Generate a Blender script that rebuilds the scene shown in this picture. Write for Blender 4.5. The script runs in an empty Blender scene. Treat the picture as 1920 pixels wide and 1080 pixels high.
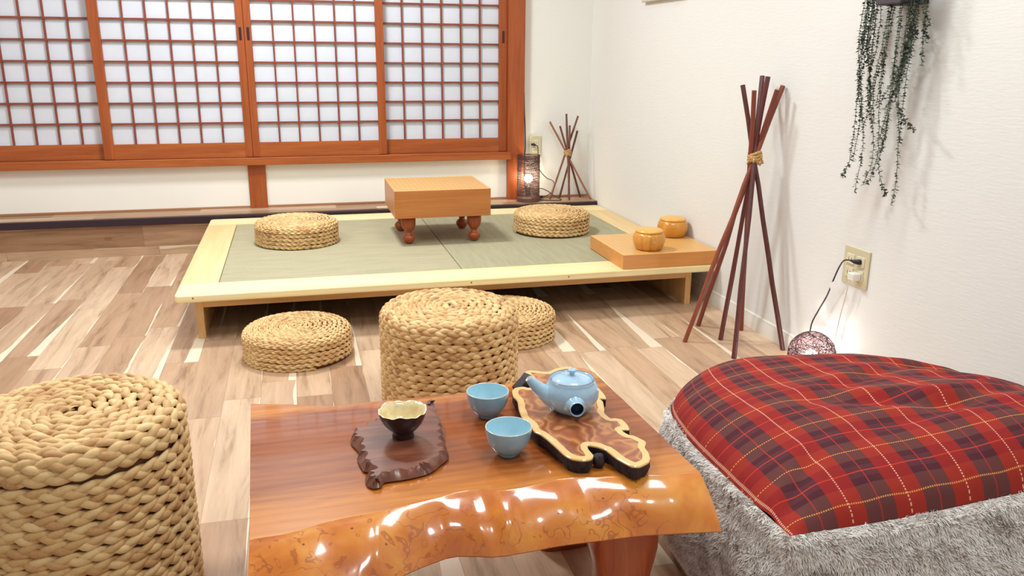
import bpy, bmesh, math, random
import numpy as np
from mathutils import Vector, Matrix, noise as mnoise

SC = bpy.context.scene
COL = SC.collection
PI = math.pi

# ------------------------------------------------------------------ camera
cam_d = bpy.data.cameras.new('camera')
cam = bpy.data.objects.new('camera', cam_d)
COL.objects.link(cam)
cam_d.sensor_width = 36.0
cam_d.lens = 1560.2 / 1920 * 36.0
cam_d.clip_start = 0.02
_p, _y, _r = math.radians(15.642), math.radians(14.487), math.radians(0.46)
_f = Vector((math.sin(_y) * math.cos(_p), math.cos(_y) * math.cos(_p), -math.sin(_p)))
_rt = Vector((math.cos(_y), -math.sin(_y), 0))
_up = _rt.cross(_f)
_R = _rt * math.cos(_r) + _up * math.sin(_r)
_U = _up * math.cos(_r) - _rt * math.sin(_r)
cam.matrix_world = Matrix(((_R.x, _U.x, -_f.x, 0), (_R.y, _U.y, -_f.y, 0), (_R.z, _U.z, -_f.z, 1.0), (0, 0, 0, 1)))
SC.camera = cam

# ------------------------------------------------------------------ world, light, exposure
world = bpy.data.worlds.new('world')
SC.world = world
world.use_nodes = True
world.node_tree.nodes['Background'].inputs['Color'].default_value = (0.90, 0.97, 1.0, 1)
world.node_tree.nodes['Background'].inputs['Strength'].default_value = 0.42


def area(name, loc, size, power, color=(1, 1, 1), target=None, sy=None):
    d = bpy.data.lights.new(name, 'AREA')
    d.energy = power
    d.color = color
    d.shape = 'RECTANGLE'
    d.size = size
    d.size_y = sy or size
    o = bpy.data.objects.new(name, d)
    COL.objects.link(o)
    o.location = loc
    if target:
        o.rotation_euler = (Vector(target) - Vector(loc)).to_track_quat('-Z', 'Y').to_euler()
    return o


area('ceiling_light_back', (-0.05, 3.55, 2.36), 0.35, 38, (0.90, 0.985, 1.0))
area('ceiling_light_left', (-1.3, 2.4, 2.36), 0.7, 26, (0.90, 0.985, 1.0))
area('ceiling_light_middle', (0.85, 1.75, 2.36), 0.5, 17, (0.90, 0.985, 1.0))
for _n, _x, _yy in (('a', 0.42, 0.28), ('b', 1.0, 0.35)):
    area('ceiling_spot_' + _n, (_x, _yy, 2.36), 0.20, 6, (0.90, 0.985, 1.0))

SC.view_settings.view_transform = 'Standard'
SC.view_settings.look = 'None'
SC.view_settings.exposure = 0.30
SC.view_settings.gamma = 1.0
SC.view_settings.use_curve_mapping = False


# ------------------------------------------------------------------ object helpers
def thing(name, label, cat, loc=(0, 0, 0), rotz=0.0, group=None):
    o = bpy.data.objects.new(name, None)
    o.empty_display_size = 0.05
    COL.objects.link(o)
    o.location = loc
    o.rotation_euler = (0, 0, rotz)
    o['label'] = label
    o['category'] = cat
    if group:
        o['group'] = group
    return o


def tag(o, label, cat, group=None):
    o['label'] = label
    o['category'] = cat
    if group:
        o['group'] = group
    return o


def mesh_obj(name, me, mat=None, parent=None, smooth=True, loc=None):
    o = bpy.data.objects.new(name, me)
    COL.objects.link(o)
    if mat and not me.materials:
        me.materials.append(mat)
    me.polygons.foreach_set('use_smooth', [smooth] * len(me.polygons))
    if parent:
        o.parent = parent
    if loc:
        o.location = loc
    return o


def obj(name, bm, mat=None, parent=None, smooth=False, loc=None, auto=None):
    me = bpy.data.meshes.new(name)
    bm.normal_update()
    bm.to_mesh(me)
    bm.free()
    o = mesh_obj(name, me, mat, parent, smooth or auto is not None, loc)
    if auto is not None:
        me.set_sharp_from_angle(angle=math.radians(auto))
    return o


def struct(o):
    o['kind'] = 'structure'
    return o


def struct_root(name, loc=(0, 0, 0)):
    o = bpy.data.objects.new(name, None)
    o.empty_display_size = 0.05
    COL.objects.link(o)
    o.location = loc
    o['kind'] = 'structure'
    return o


def dup(root, loc, label, rotz=0.0):
    r = root.copy()
    COL.objects.link(r)
    r.location = loc
    r.rotation_euler = (0, 0, rotz)
    r['label'] = label
    for ch in list(root.children):
        c = ch.copy()
        COL.objects.link(c)
        c.parent = r
        for g in list(ch.children):
            d = g.copy()
            COL.objects.link(d)
            d.parent = c
    return r


# ------------------------------------------------------------------ shape helpers
def add_box(bm, x0, x1, y0, y1, z0, z1, bevel=0.0, seg=2):
    vs = [bm.verts.new(p) for p in ((x0, y0, z0), (x1, y0, z0), (x1, y1, z0), (x0, y1, z0),
                                    (x0, y0, z1), (x1, y0, z1), (x1, y1, z1), (x0, y1, z1))]
    fs = [bm.faces.new([vs[i] for i in f]) for f in
          ((0, 3, 2, 1), (4, 5, 6, 7), (0, 1, 5, 4), (1, 2, 6, 5), (2, 3, 7, 6), (3, 0, 4, 7))]
    if bevel:
        es = list({e for f in fs for e in f.edges})
        bmesh.ops.bevel(bm, geom=es, offset=bevel, segments=seg, profile=0.5, affect='EDGES')
    return bm


def box(x0, x1, y0, y1, z0, z1, bevel=0.0, seg=2):
    return add_box(bmesh.new(), x0, x1, y0, y1, z0, z1, bevel, seg)


def lathe(prof, n=48, bm=None, c=(0, 0), wob=None):
    bm = bm or bmesh.new()
    rings = []
    for i, (r, z) in enumerate(prof):
        if r < 1e-6:
            rings.append([bm.verts.new((c[0], c[1], z))])
        else:
            ring = []
            for k in range(n):
                a = 2 * PI * k / n
                rr, zz = (r, z) if wob is None else wob(i, a, r, z)
                ring.append(bm.verts.new((c[0] + rr * math.cos(a), c[1] + rr * math.sin(a), zz)))
            rings.append(ring)
    for A, B in zip(rings, rings[1:]):
        for k in range(n):
            k2 = (k + 1) % n
            if len(A) == 1 and len(B) == 1:
                continue
            if len(A) == 1:
                bm.faces.new((A[0], B[k2], B[k]))
            elif len(B) == 1:
                bm.faces.new((A[k], A[k2], B[0]))
            else:
                bm.faces.new((A[k], A[k2], B[k2], B[k]))
    return bm


def tube(pts, rad, n=8, bm=None, caps=True, closed=False):
    """tube along points; rad a number or list"""
    bm = bm or bmesh.new()
    pts = [Vector(p) for p in pts]
    m = len(pts)
    rads = rad if isinstance(rad, (list, tuple)) else [rad] * m
    rings = []
    prev = None
    for i, p in enumerate(pts):
        if i == 0:
            t = pts[1] - p
        elif i == m - 1:
            t = p - pts[i - 1]
        else:
            t = pts[i + 1] - pts[i - 1]
        t = t.normalized()
        if prev is None:
            a = Vector((0, 0, 1)) if abs(t.z) < 0.9 else Vector((1, 0, 0))
            u = t.cross(a).normalized()
        else:
            u = (prev - t * prev.dot(t)).normalized()
        prev = u
        w = t.cross(u)
        rings.append([bm.verts.new(p + (u * math.cos(2 * PI * k / n) + w * math.sin(2 * PI * k / n)) * rads[i]) for k in range(n)])
    for A, B in zip(rings, rings[1:]):
        for k in range(n):
            bm.faces.new((A[k], A[(k + 1) % n], B[(k + 1) % n], B[k]))
    if caps:
        bm.faces.new(list(reversed(rings[0])))
        bm.faces.new(rings[-1])
    return bm


def lathe_dir(prof, org, d, n=32):
    """revolve (radius, distance) pairs about the ray org + d"""
    d = Vector(d).normalized()
    u = d.orthogonal().normalized()
    v = d.cross(u)
    bm = bmesh.new()
    rings = []
    for r, t in prof:
        rings.append([bm.verts.new(Vector(org) + d * t + (u * math.cos(2 * PI * k / n) + v * math.sin(2 * PI * k / n)) * r) for k in range(n)])
    for A, B in zip(rings, rings[1:]):
        for k in range(n):
            bm.faces.new((A[k], A[(k + 1) % n], B[(k + 1) % n], B[k]))
    return bm


def spline(ctrl, n=8):
    """Catmull-Rom through control points"""
    P = [Vector(c) for c in ctrl]
    P = [P[0] * 2 - P[1]] + P + [P[-1] * 2 - P[-2]]
    out = []
    for i in range(1, len(P) - 2):
        for k in range(n):
            t = k / n
            a, b, c, d = P[i - 1], P[i], P[i + 1], P[i + 2]
            out.append(0.5 * ((2 * b) + (c - a) * t + (2 * a - 5 * b + 4 * c - d) * t * t + (3 * b - a - 3 * c + d) * t ** 3))
    out.append(P[-2])
    return out


def interp(tab, x):
    return float(np.interp(x, [a for a, b in tab], [b for a, b in tab]))


# ------------------------------------------------------------------ material helpers
class NT:
    def __init__(self, name, base=(0.8, 0.8, 0.8), rough=0.5, coat=0.0, spec=0.5, sheen=0.0, metallic=0.0):
        self.m = bpy.data.materials.new(name)
        self.m.use_nodes = True
        self.t = self.m.node_tree
        self.b = self.t.nodes['Principled BSDF']
        self.b.inputs['Base Color'].default_value = (*base, 1)
        self.b.inputs['Roughness'].default_value = rough
        self.b.inputs['Coat Weight'].default_value = coat
        self.b.inputs['Coat Roughness'].default_value = 0.06
        self.b.inputs['Specular IOR Level'].default_value = spec
        self.b.inputs['Sheen Weight'].default_value = sheen
        self.b.inputs['Metallic'].default_value = metallic

    def n(self, kind, **kw):
        nd = self.t.nodes.new(kind)
        for k, v in kw.items():
            if k in nd.inputs:
                s = nd.inputs[k]
                if hasattr(v, 'is_output') or isinstance(v, bpy.types.NodeSocket):
                    self.t.links.new(v, s)
                else:
                    s.default_value = v
            else:
                setattr(nd, k, v)
        return nd

    def math(self, op, a, b=None, c=None):
        nd = self.t.nodes.new('ShaderNodeMath')
        nd.operation = op
        for i, v in enumerate((a, b, c)):
            if v is None:
                continue
            if isinstance(v, bpy.types.NodeSocket):
                self.t.links.new(v, nd.inputs[i])
            else:
                nd.inputs[i].default_value = v
        return nd.outputs[0]

    def ramp(self, fac, stops, interp='LINEAR'):
        nd = self.t.nodes.new('ShaderNodeValToRGB')
        nd.color_ramp.interpolation = interp
        els = nd.color_ramp.elements
        while len(els) > 1:
            els.remove(els[0])
        els[0].position = stops[0][0]
        els[0].color = (*stops[0][1], 1)
        for p, c in stops[1:]:
            e = els.new(p)
            e.color = (*c, 1)
        self.t.links.new(fac, nd.inputs[0])
        return nd.outputs[0]

    def mix(self, fac, a, b, mode='MIX'):
        nd = self.t.nodes.new('ShaderNodeMix')
        nd.data_type = 'RGBA'
        nd.blend_type = mode
        for s, v in ((nd.inputs[0], fac), (nd.inputs[6], a), (nd.inputs[7], b)):
            if isinstance(v, bpy.types.NodeSocket):
                self.t.links.new(v, s)
            elif isinstance(v, (tuple, list)):
                s.default_value = (*v, 1) if len(v) == 3 else v
            else:
                s.default_value = v
        return nd.outputs[2]

    def coord(self, which='Object', scale=(1, 1, 1), rot=(0, 0, 0), loc=(0, 0, 0)):
        tc = self.t.nodes.new('ShaderNodeTexCoord')
        mp = self.t.nodes.new('ShaderNodeMapping')
        mp.inputs['Scale'].default_value = scale
        mp.inputs['Rotation'].default_value = rot
        mp.inputs['Location'].default_value = loc
        self.t.links.new(tc.outputs[which], mp.inputs[0])
        return mp.outputs[0]

    def noise(self, vec, scale=5, detail=3, rough=0.5, dist=0.0):
        nd = self.n('ShaderNodeTexNoise')
        self.t.links.new(vec, nd.inputs['Vector'])
        nd.inputs['Scale'].default_value = scale
        nd.inputs['Detail'].default_value = detail
        nd.inputs['Roughness'].default_value = rough
        nd.inputs['Distortion'].default_value = dist
        return nd.outputs[0]

    def bump(self, h, strength=0.3, dist=0.01):
        nd = self.n('ShaderNodeBump')
        nd.inputs['Strength'].default_value = strength
        nd.inputs['Distance'].default_value = dist
        self.t.links.new(h, nd.inputs['Height'])
        self.t.links.new(nd.outputs[0], self.b.inputs['Normal'])
        return nd

    def color(self, s):
        self.t.links.new(s, self.b.inputs['Base Color'])
        return self


def srgb(r, g, b):
    f = lambda c: (c / 255 / 12.92) if c / 255 <= 0.04045 else ((c / 255 + 0.055) / 1.055) ** 2.4
    return (f(r), f(g), f(b))


def wood(name, dark, light, stretch=(1, 12, 12), scale=3.0, rough=0.35, coat=0.0, ring=0.0, bump=0.05):
    """straight-grained wood: stretch is small along the grain"""
    w = NT(name, rough=rough, coat=coat)
    v = w.coord('Object', stretch)
    a = w.noise(v, scale, 5, 0.6, 0.6)
    b = w.noise(v, scale * 6, 3, 0.6, 0.2)
    s = w.math('ADD', w.math('MULTIPLY', a, 0.75), w.math('MULTIPLY', b, 0.25))
    if ring:
        wv = w.n('ShaderNodeTexWave')
        wv.wave_type = 'BANDS'
        wv.bands_direction = 'Z' if stretch[2] >= stretch[1] else 'Y'
        w.t.links.new(v, wv.inputs['Vector'])
        wv.inputs['Scale'].default_value = ring
        wv.inputs['Distortion'].default_value = 4
        wv.inputs['Detail'].default_value = 2
        s = w.math('ADD', w.math('MULTIPLY', s, 0.75), w.math('MULTIPLY', wv.outputs['Fac'], 0.25))
    w.color(w.ramp(s, [(0.32, dark), (0.68, light)]))
    if bump:
        w.bump(b, bump, 0.002)
    return w.m


# walls: off-white wallpaper, finely brushed
def wallpaper(name, base, stretch):
    w = NT(name, base, 0.85, spec=0.25)
    v = w.coord('Object', stretch)
    a = w.noise(v, 90, 4, 0.7)
    w.bump(a, 0.25, 0.003)
    return w.m


M = {}
M['wall_right'] = wallpaper('wallpaper_right', srgb(233, 230, 226), (1, 0.25, 1.6))
M['wall_back'] = wallpaper('wallpaper_back', srgb(233, 230, 224), (0.3, 1, 1.6))
M['ceiling'] = NT('ceiling_paint', srgb(240, 238, 234), 0.9).m
M['panel'] = NT('white_panel', srgb(241, 237, 229), 0.7).m
M['baseboard'] = NT('white_baseboard', srgb(232, 224, 214), 0.5).m
M['cedar'] = wood('red_stained_cedar', srgb(140, 62, 22), srgb(172, 88, 38), (18, 18, 1.1), 2.2, 0.42)
M['cedar_h'] = wood('red_stained_cedar_rail', srgb(146, 68, 26), srgb(180, 98, 44), (1.1, 18, 18), 2.2, 0.42)
M['lattice'] = wood('lattice_wood', srgb(118, 52, 36), srgb(144, 70, 48), (8, 8, 8), 2.2, 0.5)
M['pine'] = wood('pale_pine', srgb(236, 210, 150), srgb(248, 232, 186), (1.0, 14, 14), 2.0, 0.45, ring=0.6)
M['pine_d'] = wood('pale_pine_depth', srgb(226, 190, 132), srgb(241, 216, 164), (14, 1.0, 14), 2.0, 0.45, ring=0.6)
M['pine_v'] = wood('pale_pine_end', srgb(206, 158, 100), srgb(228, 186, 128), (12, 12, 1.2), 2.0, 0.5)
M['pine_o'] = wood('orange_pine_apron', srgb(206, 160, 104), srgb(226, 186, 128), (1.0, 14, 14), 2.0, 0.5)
M['kaya'] = wood('golden_board_wood', srgb(196, 124, 60), srgb(214, 146, 78), (1.0, 16, 22), 2.4, 0.35)
M['legwood'] = wood('reddish_turned_wood', srgb(138, 60, 24), srgb(168, 82, 38), (10, 10, 2), 2.6, 0.35)


def plank_material(name, rotated=False, tint=1.0):
    """laminate of narrow staves with pale sapwood streaks; staves run along y (or along x when rotated)"""
    w = NT(name, rough=0.36, spec=0.4)
    tc = w.n('ShaderNodeTexCoord')
    sep = w.n('ShaderNodeSeparateXYZ')
    w.t.links.new(tc.outputs['Object'], sep.inputs[0])
    X, Y, Z = sep.outputs
    if rotated:
        across, along = w.math('ADD', Z, Y), X
    else:
        across, along = X, Y
    W = 0.106
    u = w.math('DIVIDE', w.math('ADD', across, 10.008), W)
    row = w.math('FLOOR', u)
    fu = w.math('FRACT', u)
    wn = w.n('ShaderNodeTexWhiteNoise', noise_dimensions='1D')
    w.t.links.new(row, wn.inputs['W'])
    off = wn.outputs['Value']
    L = 0.70
    vv = w.math('ADD', w.math('DIVIDE', w.math('ADD', along, 20), L), w.math('MULTIPLY', off, 7.3))
    piece = w.math('FLOOR', vv)
    fv = w.math('FRACT', vv)
    pid = w.math('ADD', w.math('MULTIPLY', row, 13.37), w.math('MULTIPLY', piece, 3.71))
    wn2 = w.n('ShaderNodeTexWhiteNoise', noise_dimensions='1D')
    w.t.links.new(pid, wn2.inputs['W'])
    rnd = wn2.outputs['Value']
    wn3 = w.n('ShaderNodeTexWhiteNoise', noise_dimensions='1D')
    w.t.links.new(w.math('ADD', pid, 71.3), wn3.inputs['W'])
    rnd2 = wn3.outputs['Value']
    # grain coordinates, shifted per piece
    comb = w.n('ShaderNodeCombineXYZ')
    w.t.links.new(w.math('MULTIPLY', across, 1.0), comb.inputs[0])
    w.t.links.new(w.math('MULTIPLY', along, 0.10), comb.inputs[1])
    w.t.links.new(w.math('MULTIPLY', rnd, 37.0), comb.inputs[2])
    g1 = w.noise(comb.outputs[0], 22, 5, 0.62, 1.0)
    g2 = w.noise(comb.outputs[0], 120, 3, 0.6, 0.3)
    # soft cathedral figure: low-frequency noise
    comb2 = w.n('ShaderNodeCombineXYZ')
    w.t.links.new(across, comb2.inputs[0])
    w.t.links.new(w.math('MULTIPLY', along, 0.35), comb2.inputs[1])
    w.t.links.new(w.math('MULTIPLY', rnd2, 11.0), comb2.inputs[2])
    g3 = w.noise(comb2.outputs[0], 9, 2, 0.5, 0.4)
    base = w.ramp(rnd, [(0.0, srgb(162, 124, 96)), (0.3, srgb(198, 162, 132)), (0.65, srgb(216, 186, 158)), (0.85, srgb(178, 142, 114)), (1.0, srgb(208, 176, 148))])
    gr = w.math('ADD', w.math('MULTIPLY', g1, 0.8), w.math('MULTIPLY', g2, 0.2))
    grain = w.ramp(gr, [(0.30, (0.52, 0.44, 0.38)), (0.46, (0.88, 0.85, 0.81)), (0.66, (1.08, 1.07, 1.05))])
    c = w.mix(1.0, base, grain, 'MULTIPLY')
    # knots
    kv = w.n('ShaderNodeTexVoronoi')
    kc = w.n('ShaderNodeCombineXYZ')
    w.t.links.new(across, kc.inputs[0])
    w.t.links.new(w.math('MULTIPLY', along, 0.55), kc.inputs[1])
    w.t.links.new(w.math('MULTIPLY', piece, 0.73), kc.inputs[2])
    w.t.links.new(kc.outputs[0], kv.inputs['Vector'])
    kv.inputs['Scale'].default_value = 4.2
    kn = w.math('MULTIPLY', w.math('LESS_THAN', kv.outputs['Distance'], 0.045), 0.45)
    c = w.mix(kn, c, srgb(120, 82, 58))
    # sapwood streak at one side of some pieces
    edge = w.math('ADD', fu, w.math('MULTIPLY', w.math('SUBTRACT', g3, 0.5), 0.30))
    wn4 = w.n('ShaderNodeTexWhiteNoise', noise_dimensions='1D')
    w.t.links.new(w.math('ADD', pid, 17.9), wn4.inputs['W'])
    thr = w.math('SUBTRACT', 1.03, w.math('MULTIPLY', w.math('POWER', wn4.outputs['Value'], 2.6), w.math('MULTIPLY', w.math('SUBTRACT', 1.08, fv), 0.46)))
    sap = w.math('GREATER_THAN', edge, thr)
    c = w.mix(w.math('MULTIPLY', sap, 0.8), c, srgb(240, 224, 200))
    # joints
    j1 = w.math('LESS_THAN', fu, 0.014)
    j2 = w.math('LESS_THAN', fv, 0.004)
    jt = w.math('MAXIMUM', j1, j2)
    c = w.mix(w.math('MULTIPLY', jt, 0.45), c, srgb(128, 100, 78))
    if tint != 1.0:
        c = w.mix(1.0, c, (tint, tint * 0.97, tint * 0.93), 'MULTIPLY')
    w.color(c)
    w.bump(w.math('SUBTRACT', gr, w.math('MULTIPLY', jt, 0.6)), 0.06, 0.003)
    return w.m


M['floor'] = plank_material('stave_floor')
M['riser'] = plank_material('stave_riser_shaded', rotated=True, tint=0.86)  # same staves as the floor, tinted darker to paint in the step's shade

# ------------------------------------------------------------------ the room
WX = 1.652     # inner face of the right wall
BY = 4.63      # inner face of the back wall
ST = 0.20      # top of the step
SF = 4.46      # front of the step

struct(obj('floor', box(-3.2, WX + 0.1, -1.2, BY + 0.1, -0.05, 0), M['floor']))
struct(obj('ceiling', box(-3.2, WX + 0.1, -1.2, BY + 0.1, 2.42, 2.5), M['ceiling']))
struct(obj('wall_right', box(WX, WX + 0.1, -1.2, BY + 0.1, 0, 2.42), M['wall_right']))
struct(obj('wall_left', box(-3.3, -3.2, -1.2, BY + 0.1, 0, 2.42), M['wall_right']))

# back wall: plaster right of the post, low panels below the sill, plaster above the screens
bm = bmesh.new()
add_box(bm, 1.20, WX, BY, BY + 0.1, 0, 2.42)
add_box(bm, -3.2, 1.20, BY, BY + 0.1, 1.88, 2.42)
add_box(bm, -3.2, 1.20, BY, BY + 0.1, 0, 0.44)
struct(obj('wall_back', bm, M['wall_back']))

# baseboard on the right wall, stepped profile
bm = bmesh.new()
prof = [(0, 0), (-0.010, 0), (-0.010, 0.042), (-0.006, 0.050), (-0.006, 0.056), (0, 0.060)]
for y in (-1.2, SF):
    for (dx, z) in prof:
        bm.verts.new((WX + dx, y, z))
bm.verts.ensure_lookup_table()
n = len(prof)
for i in range(n - 1):
    bm.faces.new((bm.verts[i], bm.verts[i + 1], bm.verts[n + i + 1], bm.verts[n + i]))
struct(obj('baseboard_right', bm, M['baseboard'], auto=30))

# step along the back wall
M['nosing'] = NT('dark_nosing', srgb(44, 26, 40), 0.4).m
M['browntrim'] = NT('brown_bead', srgb(166, 116, 84), 0.5).m
step = struct_root('trim_1', (0, 0, 0))
obj('riser', box(-3.2, WX, SF + 0.008, SF + 0.03, 0, 0.166), M['riser'], step)
obj('tread', box(-3.2, WX, SF + 0.002, BY, 0.166, ST), M['riser'], step)
obj('nosing', box(-3.2, WX - 0.002, SF - 0.010, SF + 0.002, 0.160, ST - 0.004, 0.003), M['nosing'], step)
struct(obj('baseboard_back', box(-3.2, WX, BY - 0.012, BY, ST, ST + 0.012, 0.002), M['browntrim']))

# window wall carpentry
struct(obj('trim_2', box(-3.2, 1.172, BY - 0.055, BY + 0.02, 0.432, 0.472, 0.003), M['cedar_h']))        # sill rail
struct(obj('trim_3', box(1.156, 1.250, BY - 0.040, BY + 0.02, ST, 2.42, 0.003), M['cedar']))            # end post
struct(obj('trim_4', box(-0.256, -0.166, BY - 0.022, BY + 0.01, ST, 0.433, 0.002), M['cedar']))         # short post below the sill
struct(obj('trim_5', box(-3.2, 1.172, BY - 0.055, BY + 0.02, 1.86, 1.91, 0.003), M['cedar_h']))         # head rail
struct(obj('trim_6', box(-3.2, -0.256, BY - 0.006, BY, ST + 0.012, 0.433), M['panel']))                 # low white panels
struct(obj('trim_7', box(-0.166, 1.156, BY - 0.006, BY, ST + 0.012, 0.433), M['panel']))

# sliding paper screens
def paper(name, base):
    w = NT(name, base, 0.6)
    v = w.coord('Object', (1, 1, 1))
    a = w.noise(v, 7, 4, 0.6, 0.6)
    w.color(w.ramp(a, [(0.3, tuple(c * 0.93 for c in base)), (0.7, base)]))
    w.b.inputs['Transmission Weight'].default_value = 0.0
    return w.m


M['paper'] = paper('screen_paper', srgb(214, 217, 228))
M['pull'] = NT('dark_finger_pull', srgb(52, 26, 34), 0.35).m


def screen(idx, x0, x1, yf, stile_l, stile_r, pulls):
    """one shoji: x0..x1 outer edges, yf = front face"""
    r = struct_root('window_%d' % idx, (x0, yf, 0.474))
    d = 0.026
    H = 1.386
    wd = x1 - x0
    bl = 0.075
    obj('stile', box(0, stile_l, 0, d, 0, H, 0.0025), M['cedar'], r)
    obj('stile', box(wd - stile_r, wd, 0, d, 0, H, 0.0025), M['cedar'], r)
    obj('bottom_rail', box(stile_l, wd - stile_r, 0.003, d - 0.003, 0, bl), M['cedar_h'], r)
    obj('top_rail', box(stile_l, wd - stile_r, 0.003, d - 0.003, H - 0.04, H), M['cedar_h'], r)
    bm = bmesh.new()
    n = 6
    iw = wd - stile_l - stile_r
    for k in range(1, n):
        x = stile_l + iw * k / n
        add_box(bm, x - 0.0042, x + 0.0042, 0.007, 0.019, bl, H - 0.04)
    for k in range(1, 13):
        z = bl + 0.1012 * k
        add_box(bm, stile_l, wd - stile_r, 0.0055, 0.0175, z - 0.0045, z + 0.0045)
    obj('lattice', bm, M['lattice'], r)
    obj('paper', box(stile_l, wd - stile_r, 0.0195, 0.0205, bl, H - 0.04), M['paper'], r)
    for px in pulls:
        bm = box(px - 0.0065, px + 0.0065, -0.002, 0.001, 0.588, 0.652, 0.001)
        obj('finger_pull', bm, M['pull'], r)
    return r


YB, YF = BY - 0.008, BY - 0.040
screen(1, -1.595, -0.90, YB, 0.036, 0.036, ())
screen(2, -0.940, -0.2225, YF, 0.048, 0.036, (0.7175 - 0.018,))
screen(3, -0.2215, 0.478, YF, 0.036, 0.042, (0.019,))
screen(4, 0.440, 1.156, YB, 0.036, 0.046, (0.716 - 0.022,))
screen(5, -2.27, -1.575, YF, 0.036, 0.036, ())
# unseen sheet added behind the screens so no daylight slot is open
struct(obj('window_6', box(-3.2, 1.20, BY + 0.055, BY + 0.065, 0.42, 1.92), M['paper']))

# ------------------------------------------------------------------ tatami platform
PZ = 0.180
plat = thing('tatami_platform', 'low pine platform with two green grey tatami mats inset', 'platform', (0.6, 3.7, 0))
PX0, PX1, PY0, PY1 = -0.445 - 0.6, 1.646 - 0.6, 2.985 - 3.7, 4.435 - 3.7
TX0, TX1, TY0, TY1 = -0.31 - 0.6, 1.52 - 0.6, 3.15 - 3.7, 4.27 - 3.7
zt, zb = PZ, PZ - 0.026


def frame_board(y0, y1, yo):
    """long board with its two outer corners rounded in plan"""
    bm = bmesh.new()
    r = 0.022
    pts = []
    ys, sg = (y0, 1) if yo == y0 else (y1, -1)
    yi = y1 if yo == y0 else y0
    for k in range(7):
        a = PI / 2 * k / 6
        pts.append((PX0 + r - r * math.cos(a), ys + sg * (r - r * math.sin(a))))
    for k in range(7):
        a = PI / 2 * (1 - k / 6)
        pts.append((PX1 - r + r * math.cos(a), ys + sg * (r - r * math.sin(a))))
    pts += [(PX1, yi), (PX0, yi)]
    lo = [bm.verts.new((x, y, zb)) for x, y in pts]
    hi = [bm.verts.new((x, y, zt)) for x, y in pts]
    n_ = len(pts)
    bm.faces.new(lo)
    top = bm.faces.new(hi)
    for k in range(n_):
        bm.faces.new((lo[k], lo[(k + 1) % n_], hi[(k + 1) % n_], hi[k]))
    bmesh.ops.recalc_face_normals(bm, faces=bm.faces)
    es = [e for e in bm.edges if abs(e.verts[0].co.z - e.verts[1].co.z) < 1e-6 and not (abs(e.verts[0].co.y - yi) < 1e-6 and abs(e.verts[1].co.y - yi) < 1e-6)]
    bmesh.ops.bevel(bm, geom=es, offset=0.004, segments=2, profile=0.5, affect='EDGES')
    return bm


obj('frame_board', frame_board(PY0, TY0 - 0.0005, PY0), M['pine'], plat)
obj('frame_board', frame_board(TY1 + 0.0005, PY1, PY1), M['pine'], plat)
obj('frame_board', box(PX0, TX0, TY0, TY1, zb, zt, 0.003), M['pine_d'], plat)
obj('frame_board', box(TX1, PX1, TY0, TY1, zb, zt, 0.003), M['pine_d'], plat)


def tatami(name, c1, c2, along_x):
    w = NT(name, rough=0.75, spec=0.3)
    s1 = (420, 150, 1) if not along_x else (150, 420, 1)
    v = w.coord('Object', s1)
    ck = w.n('ShaderNodeTexNoise')
    w.t.links.new(v, ck.inputs['Vector'])
    ck.inputs['Scale'].default_value = 1.0
    ck.inputs['Detail'].default_value = 1
    v2 = w.coord('Object', (1, 9, 1) if not along_x else (9, 1, 1))
    lo = w.noise(v2, 5, 4, 0.6)
    mixf = w.math('ADD', w.math('MULTIPLY', ck.outputs[0], 0.45), w.math('MULTIPLY', lo, 0.55))
    w.color(w.ramp(mixf, [(0.3, c1), (0.7, c2)]))
    w.bump(ck.outputs[0], 0.3, 0.002)
    return w.m


M['tat1'] = tatami('tatami_left', srgb(158, 149, 120), srgb(184, 174, 144), False)
M['tat2'] = tatami('tatami_right', srgb(152, 146, 118), srgb(176, 168, 138), True)
TM = 0.610 - 0.6
obj('tatami_mat', box(TX0 + 0.002, TM - 0.0015, TY0 + 0.002, TY1 - 0.002, zb, zt - 0.002, 0.003), M['tat1'], plat)
obj('tatami_mat', box(TM + 0.0015, TX1 - 0.002, TY0 + 0.002, TY1 - 0.002, zb, zt - 0.002, 0.003), M['tat2'], plat)
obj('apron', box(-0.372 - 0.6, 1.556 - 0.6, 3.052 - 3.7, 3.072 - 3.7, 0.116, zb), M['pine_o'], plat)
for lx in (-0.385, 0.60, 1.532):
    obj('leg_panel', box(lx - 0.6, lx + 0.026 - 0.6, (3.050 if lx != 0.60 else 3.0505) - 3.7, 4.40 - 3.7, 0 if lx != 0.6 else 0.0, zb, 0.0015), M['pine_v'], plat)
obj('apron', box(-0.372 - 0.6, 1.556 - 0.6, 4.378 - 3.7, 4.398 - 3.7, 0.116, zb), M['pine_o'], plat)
M['screw'] = NT('screw_plug', srgb(150, 104, 64), 0.4).m
for sx, sz in ((0.612, 0.168), (0.614, 0.135), (-0.383, 0.170), (1.0, 0.168)):
    obj('screw', box(sx - 0.603, sx - 0.597, (2.9842 if sz > 0.16 else 3.0495) - 3.7, (2.99 if sz > 0.16 else 3.06) - 3.7, sz - 0.003, sz + 0.003, 0.001), M['screw'], plat)

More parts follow.
